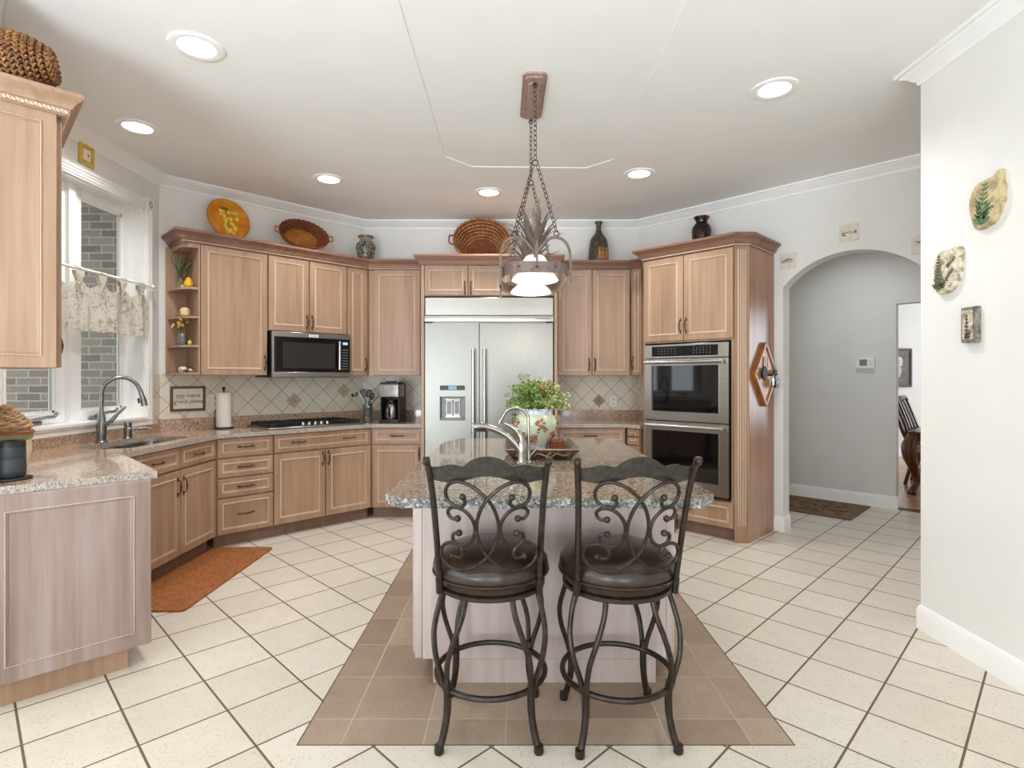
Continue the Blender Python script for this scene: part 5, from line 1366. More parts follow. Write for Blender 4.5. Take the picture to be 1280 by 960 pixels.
# foliage
rng = random.Random(11)
M_g = [plain('fresh_green_leaf', (134, 154, 84), 0.55, vary=0.2, scale=20), plain('deep_green_leaf', (94, 118, 60), 0.55, vary=0.2, scale=20),
       plain('yellow_green_leaf', (182, 188, 118), 0.55, vary=0.15, scale=20), plain('russet_leaf', (148, 92, 66), 0.6, vary=0.2, scale=20)]
for q in M_g: q.node_tree.nodes['Principled BSDF'].inputs['Subsurface Weight'].default_value = 0.0
bl, bs = B(), B()
for k in range(190):
    a = rng.uniform(0, 2 * PI); spread = math.sqrt(rng.random())
    R = 0.212 * spread; top = 0.252 + 0.165 * (1 - 0.55 * spread ** 2.2) * rng.uniform(0.75, 1.05)
    if spread > .8: top -= rng.uniform(0.0, 0.10)
    p0 = Vector((R * .3 * math.cos(a), R * .3 * math.sin(a), 0.235)); e = Vector((R * math.cos(a), R * math.sin(a), top))
    mid = p0.lerp(e, .55) + Vector((0, 0, 0.035))
    path = smooth_path([p0, mid, e], 4); bs.tube(path, 0.0016, 4)
    right = e.x > 0.04
    for j in range(19):
        f = 0.3 + 0.7 * j / 18; c = path[min(len(path) - 1, int(f * (len(path) - 1)))] + Vector((rng.uniform(-.01, .01), rng.uniform(-.01, .01), rng.uniform(-.008, .012)))
        L = rng.uniform(0.013, 0.025); W = L * rng.uniform(.2, .34)
        dr = Vector((rng.uniform(-1, 1), rng.uniform(-1, 1), rng.uniform(-.2, 1))).normalized(); sd = dr.orthogonal().normalized()
        sd = Matrix.Rotation(rng.uniform(0, 6.28), 3, dr) @ sd; up = dr.cross(sd) * W * .35
        v = bl._v([c, c + dr * L * .5 + sd * W + up, c + dr * L, c + dr * L * .5 - sd * W + up])
        m = 2 if (right and rng.random() < .62) else (1 if rng.random() < .35 else 0)
        if e.x > 0.02 and e.x < 0.10 and e.z > .36 and rng.random() < .4: m = 3
        bl.face([v[0], v[1], v[2]], m); bl.face([v[0], v[2], v[3]], m)
for k in range(9):   # a few thin sprigs
    x = rng.uniform(-.10, .03); e = Vector((x, rng.uniform(-.06, .06), rng.uniform(.42, .475)))
    bs.tube([Vector((x * .4, 0, .25)), Vector((x * .9, 0, .38)), e], 0.0012, 4)
    for j in range(5): bl.ball(e + Vector((rng.uniform(-.014, .014), rng.uniform(-.01, .01), rng.uniform(-.03, .005))), 0.0035, m=1, n=5, k=3)
for k in range(4):   # trailing at the left
    e = Vector((-.125 - .02 * rng.random(), -.02, .10 + .08 * rng.random())); p0 = Vector((-.09, -.02, .255))
    path = smooth_path([p0, Vector((-.13, -.02, .24)), e], 4); bs.tube(path, 0.0014, 4)
    for c in path[3:]:
        for s_ in (-1, 1):
            v = bl._v([c, c + Vector((s_ * .008, .004, .006)), c + Vector((s_ * .018, 0, -.003)), c + Vector((s_ * .008, -.004, -.004))]); bl.face(v, 1)
bl.build('foliage', M_g, t, recalc=False); bs.build('stems', plain('green_stem', (110, 130, 60), 0.6), t)
# little wicker box
t = thing('wicker_box', 'small reddish brown wicker box in the tray beside the plant pot', 'box', (0.264, 3.34, ZI + 0.0085), 0.0)
b = B(); b.box(-0.040, 0.040, -0.05, 0.05, 0.0, 0.052, bev=0.006)
b.build('box_body', M_wick_d, t)
b = B()
for k in range(5): b.tube([(-.041, -.051, .008 + .011 * k), (.041, -.051, .008 + .011 * k), (.041, .051, .008 + .011 * k), (-.041, .051, .008 + .011 * k)], 0.004, 6, closed=True)
b.build('woven_bands', M_wick_d, t)

# island taps
M_chrome = plain('satin_nickel', (158, 153, 144), 0.22, 1.0, vary=0.03)
t = thing('island_faucet', 'satin nickel pull out faucet with low sloping spout on the island', 'faucet', (0.043, 2.86, ZI))
b = B(); b.lathe([(0.030, 0), (0.030, 0.005), (0.024, 0.010), (0.022, 0.06), (0.024, 0.10), (0.018, 0.12)], n=20); b.build('base_body', M_chrome, t)
b = B(); b.tube(smooth_path([(0.0, 0, 0.05), (-0.03, 0.0, 0.10), (-0.075, 0.0, 0.143), (-0.125, 0, 0.172), (-0.17, 0, 0.188)], 5), [0.019] * 8 + [0.017] * 13, 14); b.build('spout', M_chrome, t)
b = B(); b.tube(smooth_path([(-0.165, 0, 0.187), (-0.20, 0, 0.194), (-0.24, 0, 0.192), (-0.252, 0, 0.186)], 4), [0.019] * 8 + [0.02] * 4 + [0.015], 14); sh = b.build('spray_head', M_chrome, t)
b = B(); b.box(-0.235, -0.185, -0.012, 0.012, 0.166, 0.176, bev=0.003); b.build('spray_face', M_black, sh)
b = B(); b.tube(smooth_path([(0.0, 0, 0.10), (-0.004, 0.0, 0.14), (-0.03, 0.01, 0.175), (-0.06, 0.015, 0.195), (-0.088, 0.02, 0.208)], 5), [0.017] * 8 + [0.012] * 7 + [0.009] * 6, 10); b.build('lever', M_chrome, t)
t = thing('water_filter_tap', 'slim satin nickel gooseneck filter tap beside the island faucet', 'faucet', (0.078, 2.905, ZI))
b = B(); b.lathe([(0.019, 0), (0.019, 0.005), (0.014, 0.010), (0.014, 0.055), (0.009, 0.065), (0.0075, 0.07)], n=18); b.build('base_body', M_chrome, t)
pts = [(0, 0, 0.06), (0, 0, 0.20)] + [(-0.068 + 0.068 * math.cos(a), 0, 0.222 + 0.066 * math.sin(a)) for a in [PI * .82 * k / 9 for k in range(10)]] + [(-0.148, 0, 0.215)]
b = B(); b.tube(smooth_path(pts, 3), 0.0078, 12); sp = b.build('spout', M_chrome, t)
b = B(); b.tube([(-0.145, 0, 0.225), (-0.152, 0, 0.205)], 0.0095, 12); b.build('spout_tip', M_chrome, sp)
b = B(); b.tube([(0.012, 0, 0.035), (0.034, 0, 0.062)], [0.006, 0.005], 8); b.ball((0.037, 0, 0.066), 0.008); b.build('lever', M_chrome, t)

# ------------------------------------------------------------------ bar stools
def make_stool(label, x, y, rz):
    t = thing('bar_stool', label, 'bar stool', (x, y, 0), rz, 'scroll back bar stools at the island')
    # seat cushion and swivel ring
    b = B(); b.lathe([(0, 0.60), (0.205, 0.60), (0.222, 0.612), (0.229, 0.635), (0.224, 0.662), (0.205, 0.686), (0.16, 0.705), (0.08, 0.715), (0, 0.717)], n=48); ct = b.build('seat', M_leather, t)
    b = B(); b.tube([(0.2275 * math.cos(a), 0.2275 * math.sin(a), 0.618) for a in [2 * PI * k / 48 for k in range(48)]], 0.0045, 6, closed=True); b.build('piping', M_leather, ct)
    b = B(); b.lathe([(0.0, 0.578), (0.19, 0.578), (0.205, 0.582), (0.207, 0.602), (0.0, 0.602)], n=48); b.build('swivel_plate', M_stool, t)
    b = B(); b.lathe([(0.175, 0.556), (0.207, 0.556), (0.214, 0.562), (0.214, 0.574), (0.205, 0.579), (0.175, 0.579)], n=48)
    b.lathe([(0.0, 0.562), (0.18, 0.562), (0.18, 0.575), (0, 0.575)], n=32); b.build('seat_ring', M_stool, t)
    # legs: two bowed bars merging above one foot
    for sx in (-1, 1):
        for sy in (-1, 1):
            b = B(); th = math.atan2(sy, sx)
            def P(r, z, da=0.0): return (r * math.cos(th + da), r * math.sin(th + da), z)
            for da in (-0.34, 0.34):
                pts = smooth_path([P(0.197, 0.562, da), P(0.218, 0.50, da * .95), P(0.243, 0.42, da * .72), P(0.248, 0.34, da * .42), P(0.232, 0.26, da * .17), P(0.221, 0.21, da * .09)], 5)
                b.tube(pts, 0.0105, 8)
            pts = smooth_path([P(0.223, 0.25), P(0.218, 0.19), P(0.222, 0.12), P(0.238, 0.055), P(0.256, 0.012)], 5)
            b.tube(pts, [0.0145] * 10 + [0.0135] * (len(pts) - 10), 10)
            lg = b.build('leg', M_stool, t)
            b = B(); q = P(0.257, 0.0); b.lathe([(0.0, 0.0), (0.0165, 0.0), (0.0185, 0.006), (0.0175, 0.03), (0.0, 0.032)], q, 14); b.build('foot_cap', M_stool, lg)
    b = B(); b.tube([(0.214 * math.cos(a), 0.214 * math.sin(a), 0.215) for a in [2 * PI * k / 48 for k in range(48)]], 0.0115, 8, closed=True); b.build('footrest_ring', M_stool, t)
    # back posts
    yb = lambda z: -0.135 - (z - 0.575) / 0.51 * 0.135
    for sx in (-1, 1):
        b = B()
        pts = smooth_path([(sx * 0.186, yb(0.575), 0.575), (sx * 0.186, yb(0.66), 0.66), (sx * 0.190, yb(0.80), 0.80), (sx * 0.196, yb(0.93), 0.93), (sx * 0.204, yb(1.03) - .004, 1.03), (sx * 0.211, yb(1.075) - .016, 1.078)], 5)
        b.tube(pts, 0.0115, 8)
        b.tube([(sx * 0.186, yb(0.575) + .002, 0.568), (sx * 0.186, yb(0.62), 0.625)], 0.014, 8)
        b.ball((sx * 0.211, yb(1.075) - .02, 1.08), (0.014, 0.020, 0.015))
        b.lathe([(0.015, -0.010), (0.015, 0.010)], n=14, M=Matrix.Translation((sx * 0.211, yb(1.075) - .022, 1.082)) @ Matrix.Rotation(PI / 2, 4, 'Y'))
        b.build('back_post', M_stool, t)
    # scalloped crest rail
    top = [(-.203, 1.058), (-.17, 1.061), (-.135, 1.071), (-.105, 1.070), (-.085, 1.066), (-.06, 1.086), (-.03, 1.099), (0, 1.103)]
    bot = [(-.200, 1.013), (-.165, 1.008), (-.13, 1.006), (-.095, 1.010), (-.065, 1.020), (-.03, 1.029), (0, 1.032)]
    tp = smooth_path([(x_, z_, 0) for x_, z_ in top] + [(-x_, z_, 0) for x_, z_ in reversed(top[:-1])], 3)
    bt = smooth_path([(x_, z_, 0) for x_, z_ in bot] + [(-x_, z_, 0) for x_, z_ in reversed(bot[:-1])], 3)
    b = B(); N = 40
    def at(path, f):
        xs_ = -0.2 + 0.4 * f
        for q in range(len(path) - 1):
            if path[q].x <= xs_ <= path[q + 1].x:
                g = (xs_ - path[q].x) / max(1e-6, path[q + 1].x - path[q].x); return path[q].y + g * (path[q + 1].y - path[q].y)
        return path[0].y if f < .5 else path[-1].y
    cols = []
    for i in range(N + 1):
        f = i / N; xs_ = -0.2 + 0.4 * f; zt, zb_ = at(tp, f), at(bt, f); cv = -0.050 * (1 - (2 * f - 1) ** 2)
        cols.append(b._v([(xs_, yb(zb_) - .004 + cv, zb_), (xs_, yb(zt) - .004 + cv, zt), (xs_, yb(zt) + .004 + cv, zt), (xs_, yb(zb_) + .004 + cv, zb_)]))
    for i in range(N):
        for k in range(4): b.face([cols[i][k], cols[i][(k + 1) % 4], cols[i + 1][(k + 1) % 4], cols[i + 1][k]])
    b.face(cols[0]); b.face(list(reversed(cols[-1]))); b.build('crest_rail', M_stool_plate, t)
    # scroll work
    Z = lambda y_: 1.015 - (y_ - 215) * 0.000839
    main = [(232, 280), (242, 305), (225, 322), (190, 320), (162, 298), (155, 260), (174, 228), (215, 215), (268, 230), (318, 266), (352, 305), (374, 350), (386, 410), (376, 470), (352, 522), (318, 558), (272, 592), (215, 611), (162, 602), (128, 572), (122, 537), (142, 503), (182, 490), (214, 503), (226, 530), (210, 553), (178, 548)]
    cee = [(207, 376), (180, 378), (163, 355), (176, 333), (205, 327), (240, 340), (272, 375), (284, 420), (272, 466), (240, 492), (208, 494), (184, 475), (186, 448), (212, 440)]
    b = B()
    for mir in (1, -1):
        for crv, off in ((main, 0.003 * mir), (cee, 0.0)):
            pts = [((xx - 338) * 0.00080 * mir, yb(Z(yy)) + off - 0.082 * (1 - ((xx - 338) * 0.00077 / 0.19) ** 2), Z(yy)) for xx, yy in crv]
            pts = smooth_path(pts, 4); n = len(pts)
            b.tube(pts, 0.0068, 8)
            for q in (pts[0], pts[-1]): b.ball(q, 0.0125, n=10, k=7)
    b.build('scroll_back', M_stool, t)
    return t
s1 = make_stool('left dark metal scroll back bar stool with round brown leather seat at the island', -0.090, 2.195, 0.0)
s2 = copy_tree(s1); s2.location = (0.408, 2.185, 0); s2.rotation_euler = (0, 0, 0.07)
s2['label'] = 'right dark metal scroll back bar stool with round brown leather seat at the island'

# ------------------------------------------------------------------ pendant lamp over the island
M_pend = plain('weathered_bronze', (108, 91, 83), 0.55, 0.2, vary=0.16, scale=50)
M_chain = plain('dark_chain_metal', (84, 72, 60), 0.4, 0.7, vary=0.2, scale=60)
M_shade = Mat('lit_opal_glass', 0.3); M_shade.color((250, 246, 238)).emit((255, 246, 230), 0.5); M_shade = M_shade.m
PX, PY, PZ = 0.115, 3.30, 1.955
t = thing('pendant_lamp', 'bronze oval chain hung lamp over the island with white glass shades and leaf crowns', 'lamp', (PX, PY, 0), 0.02)
ZCE = H + 0.005
b = B()
def oct_(hx, hy, c): return [(hx - c, -hy), (hx, -hy + c), (hx, hy - c), (hx - c, hy), (-hx + c, hy), (-hx, hy - c), (-hx, -hy + c), (-hx + c, -hy)]
b.prism(oct_(0.068, 0.262, 0.022), ZCE - 0.012, ZCE - .0005); b.prism(oct_(0.056, 0.245, 0.02), ZCE - 0.026, ZCE - 0.011); b.prism(oct_(0.036, 0.20, 0.016), ZCE - 0.036, ZCE - 0.025)
b.build('ceiling_canopy', plain('canopy_bronze', (164, 136, 124), 0.5, 0.1, vary=0.12, scale=50), t)
# oval band frame
def oval(f, grow=0.0):
    n = 64; out = []
    for k in range(n):
        a = 2 * PI * k / n; e = 0.55
        out.append(((0.190 + grow) * math.copysign(abs(math.cos(a)) ** e, math.cos(a)), (0.39 + grow) * math.copysign(abs(math.sin(a)) ** e, math.sin(a))))
    return out
b = B(); b.sweep(oval(0), [(0, PZ - 0.030), (0.004, PZ - 0.030), (0.004, PZ + 0.030), (0, PZ + 0.030)], closed=True)
fr = b.build('oval_band', M_pend, t)
b = B()
for yy in (-0.397, 0.397):
    for xx in (-.1, 0.0, .1): b.ball((xx, yy, PZ), (0.007, 0.006, 0.007), n=8, k=5)
for xx in (-0.195, 0.195):
    for yy in (-.25, 0.0, .25): b.ball((xx, yy, PZ), (0.006, 0.007, 0.007), n=8, k=5)
b.build('rivet', M_chain, fr)
loops = []
for yy in (-0.27, 0.27):
    for sx in (-1, 1):
        b = B()
        pts = smooth_path([(sx * 0.192, yy, PZ - 0.075), (sx * 0.192, yy, PZ + 0.06), (sx * 0.186, yy, PZ + 0.12), (sx * 0.160, yy, PZ + 0.165), (sx * 0.115, yy, PZ + 0.185), (sx * 0.07, yy, PZ + 0.175), (sx * 0.035, yy, PZ + 0.14), (sx * 0.008, yy, PZ + 0.10)], 5)
        for i in range(len(pts) - 1):
            pass
        L = []
        for i, q in enumerate(pts):
            tg = (pts[min(i + 1, len(pts) - 1)] - pts[max(i - 1, 0)]).normalized(); nn = Vector((-tg.z, 0, tg.x)) * 0.006
            L.append(b._v([q + nn + Vector((0, -.010, 0)), q + nn + Vector((0, .010, 0)), q - nn + Vector((0, .010, 0)), q - nn + Vector((0, -.010, 0))]))
        for i in range(len(L) - 1):
            for k in range(4): b.face([L[i][k], L[i][(k + 1) % 4], L[i + 1][(k + 1) % 4], L[i + 1][k]])
        b.face(L[0]); b.face(L[-1])
        b.build('arched_strap', M_pend, t)
        lp = (sx * 0.115, yy, PZ + 0.205); loops.append((sx, yy, lp))
        b = B(); b.tube([(lp[0] + 0.014 * math.cos(a), lp[1], lp[2] + 0.014 * math.sin(a)) for a in [2 * PI * k / 16 for k in range(16)]], 0.0035, 6, closed=True); b.ball((lp[0], lp[1], PZ + 0.19), 0.006, n=8, k=5)
        b.build('hanging_loop', M_chain, t)
# cross bar that carries the shades
b = B()
for yy in (-.27, .27): b.box(-.010, .010, yy - .010, yy + .010, PZ + 0.022, PZ + 0.135, bev=0.003)
b.box(-.006, .006, -.39, .39, PZ + 0.022, PZ + 0.030)
b.box(-.19, .19, -.276, -.264, PZ + 0.022, PZ + 0.030); b.box(-.19, .19, .264, .276, PZ + 0.022, PZ + 0.030)
for sy in (-1, 1): b.box(-.006, .006, sy * .397 - .003, sy * .397 + .003, PZ + .02, PZ + .135)
b.build('cross_bar', M_pend, t)
def chain(b, p0, p1, link=0.034, r=0.0024):
    p0, p1 = Vector(p0), Vector(p1); d = p1 - p0; L = d.length; n = max(2, round(L / (link * .82))); d.normalize()
    s0 = d.orthogonal().normalized(); s1 = d.cross(s0)
    for k in range(n):
        c = p0 + d * L * (k + .5) / n; sd = s0 if k % 2 else s1
        b.tube([c + d * (link * .5) * math.sin(a) + sd * 0.0095 * math.cos(a) for a in [2 * PI * q / 12 for q in range(12)]], r, 5, closed=True)
for yy, zr in ((-.22, 2.56), (.22, 2.62)):
    yh = -0.22 if yy < 0 else 0.22
    b = B(); b.lathe([(0.012, 0), (0.012, 0.006), (0.006, 0.012)], (0, yh, ZCE - 0.05), 12)
    b.tube([(0.012 * math.cos(a), yh, ZCE - 0.056 + 0.012 * math.sin(a)) for a in [2 * PI * k / 14 for k in range(14)]], 0.003, 6, closed=True); b.build('canopy_hook', M_chain, t)
    b = B(); yr = yy * 1.1; chain(b, (0, yh, ZCE - 0.064), (0, yr, zr + 0.016)); b.build('chain', M_chain, t)
    b = B(); b.tube([(0.016 * math.cos(a), yr, zr + 0.016 * math.sin(a)) for a in [2 * PI * k / 16 for k in range(16)]], 0.0035, 6, closed=True); b.build('chain_ring', M_chain, t)
    for sx, ly, lp in loops:
        if ly * yy > 0:
            b = B(); chain(b, (sx * 0.012, yr, zr - 0.012), (lp[0], lp[1], lp[2] + 0.012)); b.build('chain', M_chain, t)
# shades, sockets, leaf crowns
for yy, big in ((-.215, 1.0), (.235, 0.95)):
    b = B()
    b.lathe([(0.036, 0.098), (0.052, 0.090), (0.066, 0.070), (0.074, 0.045), (0.076, 0.020), (0.080, 0.010), (0.100, -0.004), (0.122, -0.024), (0.130, -0.038), (0.130, -0.044), (0.124, -0.047), (0.0, -0.034)], (0, yy, PZ), 40); sh = b.build('glass_shade', M_shade, t)
    b = B(); b.lathe([(0.040, 0.092), (0.042, 0.100), (0.038, 0.130), (0.030, 0.142), (0.0, 0.143)], (0, yy, PZ), 20); b.build('socket_cap', M_pend, t)
    b = B(); rng = random.Random(int(yy * 100))
    for k in range(26):
        a = k * 2.399; tier = k / 25; out = (0.155 - 0.10 * tier) * rng.uniform(.8, 1.1) * big; hz = (0.11 + 0.20 * tier) * rng.uniform(.85, 1.1) * big
        base = Vector((0.022 * math.cos(a), yy + 0.022 * math.sin(a), PZ + 0.125)); dirv = Vector((math.cos(a), math.sin(a), 0)); sd = Vector((-math.sin(a), math.cos(a), 0))
        L = []
        for j in range(6):
            f = j / 5; q = base + dirv * out * f ** 1.5 + Vector((0, 0, hz * (f - .12 * f * f)))
            wv = 0.019 * (1 - f) ** .7 * (1 + .5 * f) + .0006; L.append(b._v([q - sd * wv, q + dirv * .003, q + sd * wv]))
        for j in range(5):
            for m_ in range(2): b.face([L[j][m_], L[j][m_ + 1], L[j + 1][m_ + 1], L[j + 1][m_]])
    lc = b.build('leaf_crown', plain('dusty_bronze_leaf', (112, 98, 88), 0.5, 0.25, vary=0.15, scale=40), t, recalc=False)
    md = lc.modifiers.new('thickness', 'SOLIDIFY'); md.thickness = 0.002
    ld = bpy.data.lights.new('pendant_bulb', 'POINT'); ld.energy = 4; ld.color = (1, 0.9, 0.76); ld.shadow_soft_size = 0.06
    lo = bpy.data.objects.new('pendant_bulb', ld); COL.objects.link(lo); lo.parent = t; lo.location = (0, yy, PZ - 0.12)

# ------------------------------------------------------------------ recessed ceiling lights
M_lens = Mat('lit_lens', 0.4); M_lens.color((255, 250, 240)).emit((255, 246, 232), 5.0); M_lens = M_lens.m
G_L = 'recessed ceiling lights'
def can_light(label, x, y, power=70):
    t = thing('recessed_light', label, 'ceiling light', (x, y, H), 0, G_L)
    b = B(); b.lathe([(0.088, -0.0005), (0.088, -0.006), (0.118, -0.010), (0.128, -0.006), (0.130, -0.0005)], n=40); b.build('trim_ring', M_trim, t)
    b = B(); b.lathe([(0.0, -0.0105), (0.05, -0.009), (0.086, -0.004), (0.088, -0.001), (0, -0.001)], n=36); b.build('lens', M_lens, t)
    d = bpy.data.lights.new('can_lamp', 'SPOT'); d.energy = power; d.color = (0.97, 0.985, 1.0); d.spot_size = 2.5; d.spot_blend = 0.9; d.shadow_soft_size = 0.08
    o = bpy.data.objects.new('can_lamp', d); COL.objects.link(o); o.parent = t; o.location = (0, 0, -0.03)
    return t
for lab, x, y in (('large recessed ceiling light nearest the left upper cabinet', -1.607, 2.80), ('recessed ceiling light above the sink window', -2.52, 3.70),
                  ('recessed ceiling light above the cooktop side of the room', -1.565, 4.67), ('recessed ceiling light in front of the large basket over the fridge', -0.225, 5.0),
                  ('recessed ceiling light in front of the brown vase on the oven cabinet', 1.034, 4.546), ('recessed ceiling light nearest the right wall', 1.517, 3.211)):
    can_light(lab, x, y)
can_light('unseen recessed light added to brighten the hall beyond the arch', 3.25, 5.35, 42)  # out of view, added only to brighten the hall wall

# ------------------------------------------------------------------ plaques on the walls at right
def rock_outline(n, seed, rx, rz, rough):
    r = random.Random(seed); pts = []
    ph = [r.uniform(0, 6.28) for _ in range(4)]
    for k in range(n):
        a = 2 * PI * k / n; f = 1 + rough * (0.5 * math.sin(2 * a + ph[0]) + 0.35 * math.sin(3 * a + ph[1]) + 0.25 * math.sin(5 * a + ph[2])) + r.uniform(-.02, .02)
        pts.append((rx * f * math.cos(a), rz * f * math.sin(a)))
    return pts
def pebble_slab(b, pts, t, M):
    rings = []
    for s_, y in ((1.0, 0.0), (1.0, -t * .55), (0.94, -t), (0.5, -t * 1.12)):
        rings.append(b._v([(x * s_, y, z_ * s_) for x, z_ in pts], M))
    for k in range(3):
        for i in range(len(pts)): j = (i + 1) % len(pts); b.face([rings[k][i], rings[k][j], rings[k + 1][j], rings[k + 1][i]])
    b.face(rings[-1]); b.face(list(reversed(rings[0])))
def fern(b, base, tip, wid, n, y, M=None, seed=1):
    r = random.Random(seed); B0, T0 = Vector((base[0], y, base[1])), Vector((tip[0], y, tip[1])); d = T0 - B0; s_ = Vector((d.z, 0, -d.x)).normalized()
    b.tube([B0, B0.lerp(T0, .5), T0], [0.0025, 0.002, 0.001], 5, flat=1)
    for k in range(n):
        f = k / n; c = B0.lerp(T0, f)
        for sd in (-1, 1):
            L = wid * (1 - f * .75) * r.uniform(.75, 1.1); dr = (s_ * sd + d.normalized() * .7).normalized(); nn = Vector((dr.z, 0, -dr.x)) * L * .2
            v = b._v([c, c + dr * L * .45 + nn, c + dr * L, c + dr * L * .45 - nn]); v2 = b._v([c + Vector((0, .004, 0)), c + dr * L * .45 + nn + Vector((0, .004, 0)), c + dr * L + Vector((0, .004, 0)), c + dr * L * .45 - nn + Vector((0, .004, 0))])
            b.face(v); b.face(list(reversed(v2)))
            for q in range(4): b.face([v[q], v[(q + 1) % 4], v2[(q + 1) % 4], v2[q]])
M_rock1 = mottled('sandstone_tan', (164, 142, 106), (190, 170, 132), (206, 188, 150), 22, 0.85)
M_rock2 = mottled('sandstone_cream', (150, 136, 110), (204, 192, 168), (222, 212, 192), 26, 0.85)
def right_wall(px, py):
    d = 690 * 2.22 / (px - 642); return d, 1.37 + (472 - py) * d / 690
d, zc = right_wall(1237, 253)
t = thing('fossil_rock', 'tan rock slab with a green painted fern, topmost on the right wall', 'wall plaque', (2.22, d, zc), -PI / 2)
b = B(); pts = [(-.075, .06), (-.045, .098), (.0, .108), (.052, .112), (.075, .128), (.088, .118), (.084, .085), (.094, .045), (.092, -.02), (.070, -.062), (.045, -.10), (.01, -.112), (-.045, -.118), (-.066, -.085), (-.082, -.03), (-.086, .02)]
sp = [(v.x, v.y) for v in smooth_path([(x, z_, 0) for x, z_ in pts], 3, closed=True)]; pebble_slab(b, sp, 0.028, None); b.build('stone', M_rock1, t)
b = B(); fern(b, (-.012, -.10), (.012, .095), .07, 9, -.0325, seed=4); fern(b, (-.005, -.085), (-.04, .03), .035, 6, -.0325, seed=14); fern(b, (-.02, -.06), (.06, -.03), .03, 6, -.0325, seed=6); b.build('painted_fern', plain('fern_green', (84, 110, 76), 0.7, vary=0.25, scale=40), t)
d, zc = right_wall(1188.5, 338)
t = thing('fossil_rock', 'cream rock slab with dark fern fossil, middle one on the right wall', 'wall plaque', (2.22, d, zc), -PI / 2)
b = B(); pts = [(-.07, .07), (-.045, .104), (-.005, .102), (.035, .108), (.07, .112), (.088, .09), (.086, .04), (.080, -.02), (.062, -.065), (.03, -.10), (-.02, -.116), (-.066, -.105), (-.075, -.06), (-.082, -.01), (-.085, .03)]
sp = [(v.x, v.y) for v in smooth_path([(x, z_, 0) for x, z_ in pts], 3, closed=True)]; pebble_slab(b, sp, 0.026, None); b.build('stone', M_rock2, t)
b = B(); fern(b, (-.045, -.09), (-.04, .09), .05, 11, -.0305, seed=2); fern(b, (-.03, -.08), (.055, .0), .028, 8, -.0305, seed=3); fern(b, (.01, .015), (.065, .055), .02, 6, -.0305, seed=5); b.build('fern_print', plain('dark_olive_print', (86, 84, 58), 0.8, vary=0.25, scale=40), t)
d, zc = right_wall(1217, 406)
t = thing('fossil_plaque', 'small rectangular grey plaque with dark fern print, lowest on the right wall', 'wall plaque', (2.22, d, zc), -PI / 2)
b = B(); b.box(-.046, .046, -.026, 0, -.086, .086, bev=0.004); b.build('stone', mottled('grey_plaque_stone', (84, 80, 74), (126, 120, 110), (150, 144, 132), 40, 0.8), t)
b = B(); b.box(-.034, .026, -.0285, -.024, -.07, .07, bev=0.001); b.build('cream_inlay', M_rock2, t)
b = B(); fern(b, (-.004, -.068), (-.006, .06), .026, 7, -.031, seed=8); fern(b, (-.012, -.06), (.018, -.03), .018, 4, -.031, seed=9); b.build('fern_print', plain('dark_brown_print', (74, 62, 52), 0.8, vary=0.25, scale=40), t)
# little fossil tiles round the arch
M_ftile = plain('ivory_tile', (222, 214, 200), 0.45, vary=0.05, scale=20)
M_fos = plain('brown_fossil', (92, 74, 60), 0.7, vary=0.2, scale=60)
for k, (px, py, s_, lab) in enumerate(((985.5, 326, .068, 'ivory tile with a fossil fish print, left of the arch beside the oven cabinet'), (1061.5, 291, .069, 'ivory tile with a fossil bone print above the crown of the arch'), (1153, 305.5, .069, 'ivory tile with a dark fossil print half hidden by the right wall'))):
    u = (px - 642) / 690; d = 7.3 / (1 + u)
    t = thing('fossil_tile', lab, 'wall tile', (u * d, d, 1.37 + (472 - py) * d / 690), -PI / 4, 'fossil tiles round the arch')
    b = B(); b.box(-s_, s_, -.009, 0, -s_, s_, bev=0.0025); b.build('tile', M_ftile, t)
    b = B(); Y = -.0105
    if k == 0:
        b.tube(smooth_path([(-.035, Y, -.008), (-.015, Y, .008), (.012, Y, .012), (.032, Y, .004), (.045, Y, -.008)], 4), [.004, .006, .008, .009, .01, .011, .011, .011, .01, .009, .008, .007, .006, .005, .004, .003, .003], 6, flat=.4)
        for q in range(6): b.tube([(-.02 + .01 * q, Y, .005), (-.026 + .01 * q, Y, -.018)], .0016, 5)
        for q in range(3): b.tube([(-.035, Y, -.008), (-.052, Y, -.018 + .012 * q)], .002, 5)
    elif k == 1:
        b.tube(smooth_path([(-.045, Y, -.004), (-.02, Y, .004), (.01, Y, .006), (.03, Y, .0), (.05, Y, .004)], 4), .0034, 6, flat=.5)
        b.tube(smooth_path([(-.042, Y, -.014), (-.012, Y, .0), (.02, Y, -.01), (.046, Y, -.004)], 4), .003, 6, flat=.5)
        for q in ((-.046, -.001), (-.044, -.018), (.048, .008), (.05, -.006), (-.03, -.02)): b.ball((q[0], Y, q[1]), (.008, .002, .006), n=7, k=4)
    else:
        b.tube(smooth_path([(-.04, Y, .03), (-.015, Y, .012), (.01, Y, .0), (.04, Y, -.02)], 4), .006, 6, flat=.4)
        for q in range(4): b.tube([(-.025 + .015 * q, Y, .018 - .011 * q), (-.01 + .015 * q, Y, .03 - .012 * q)], .0025, 5)
    b.build('fossil_print', M_fos, t)

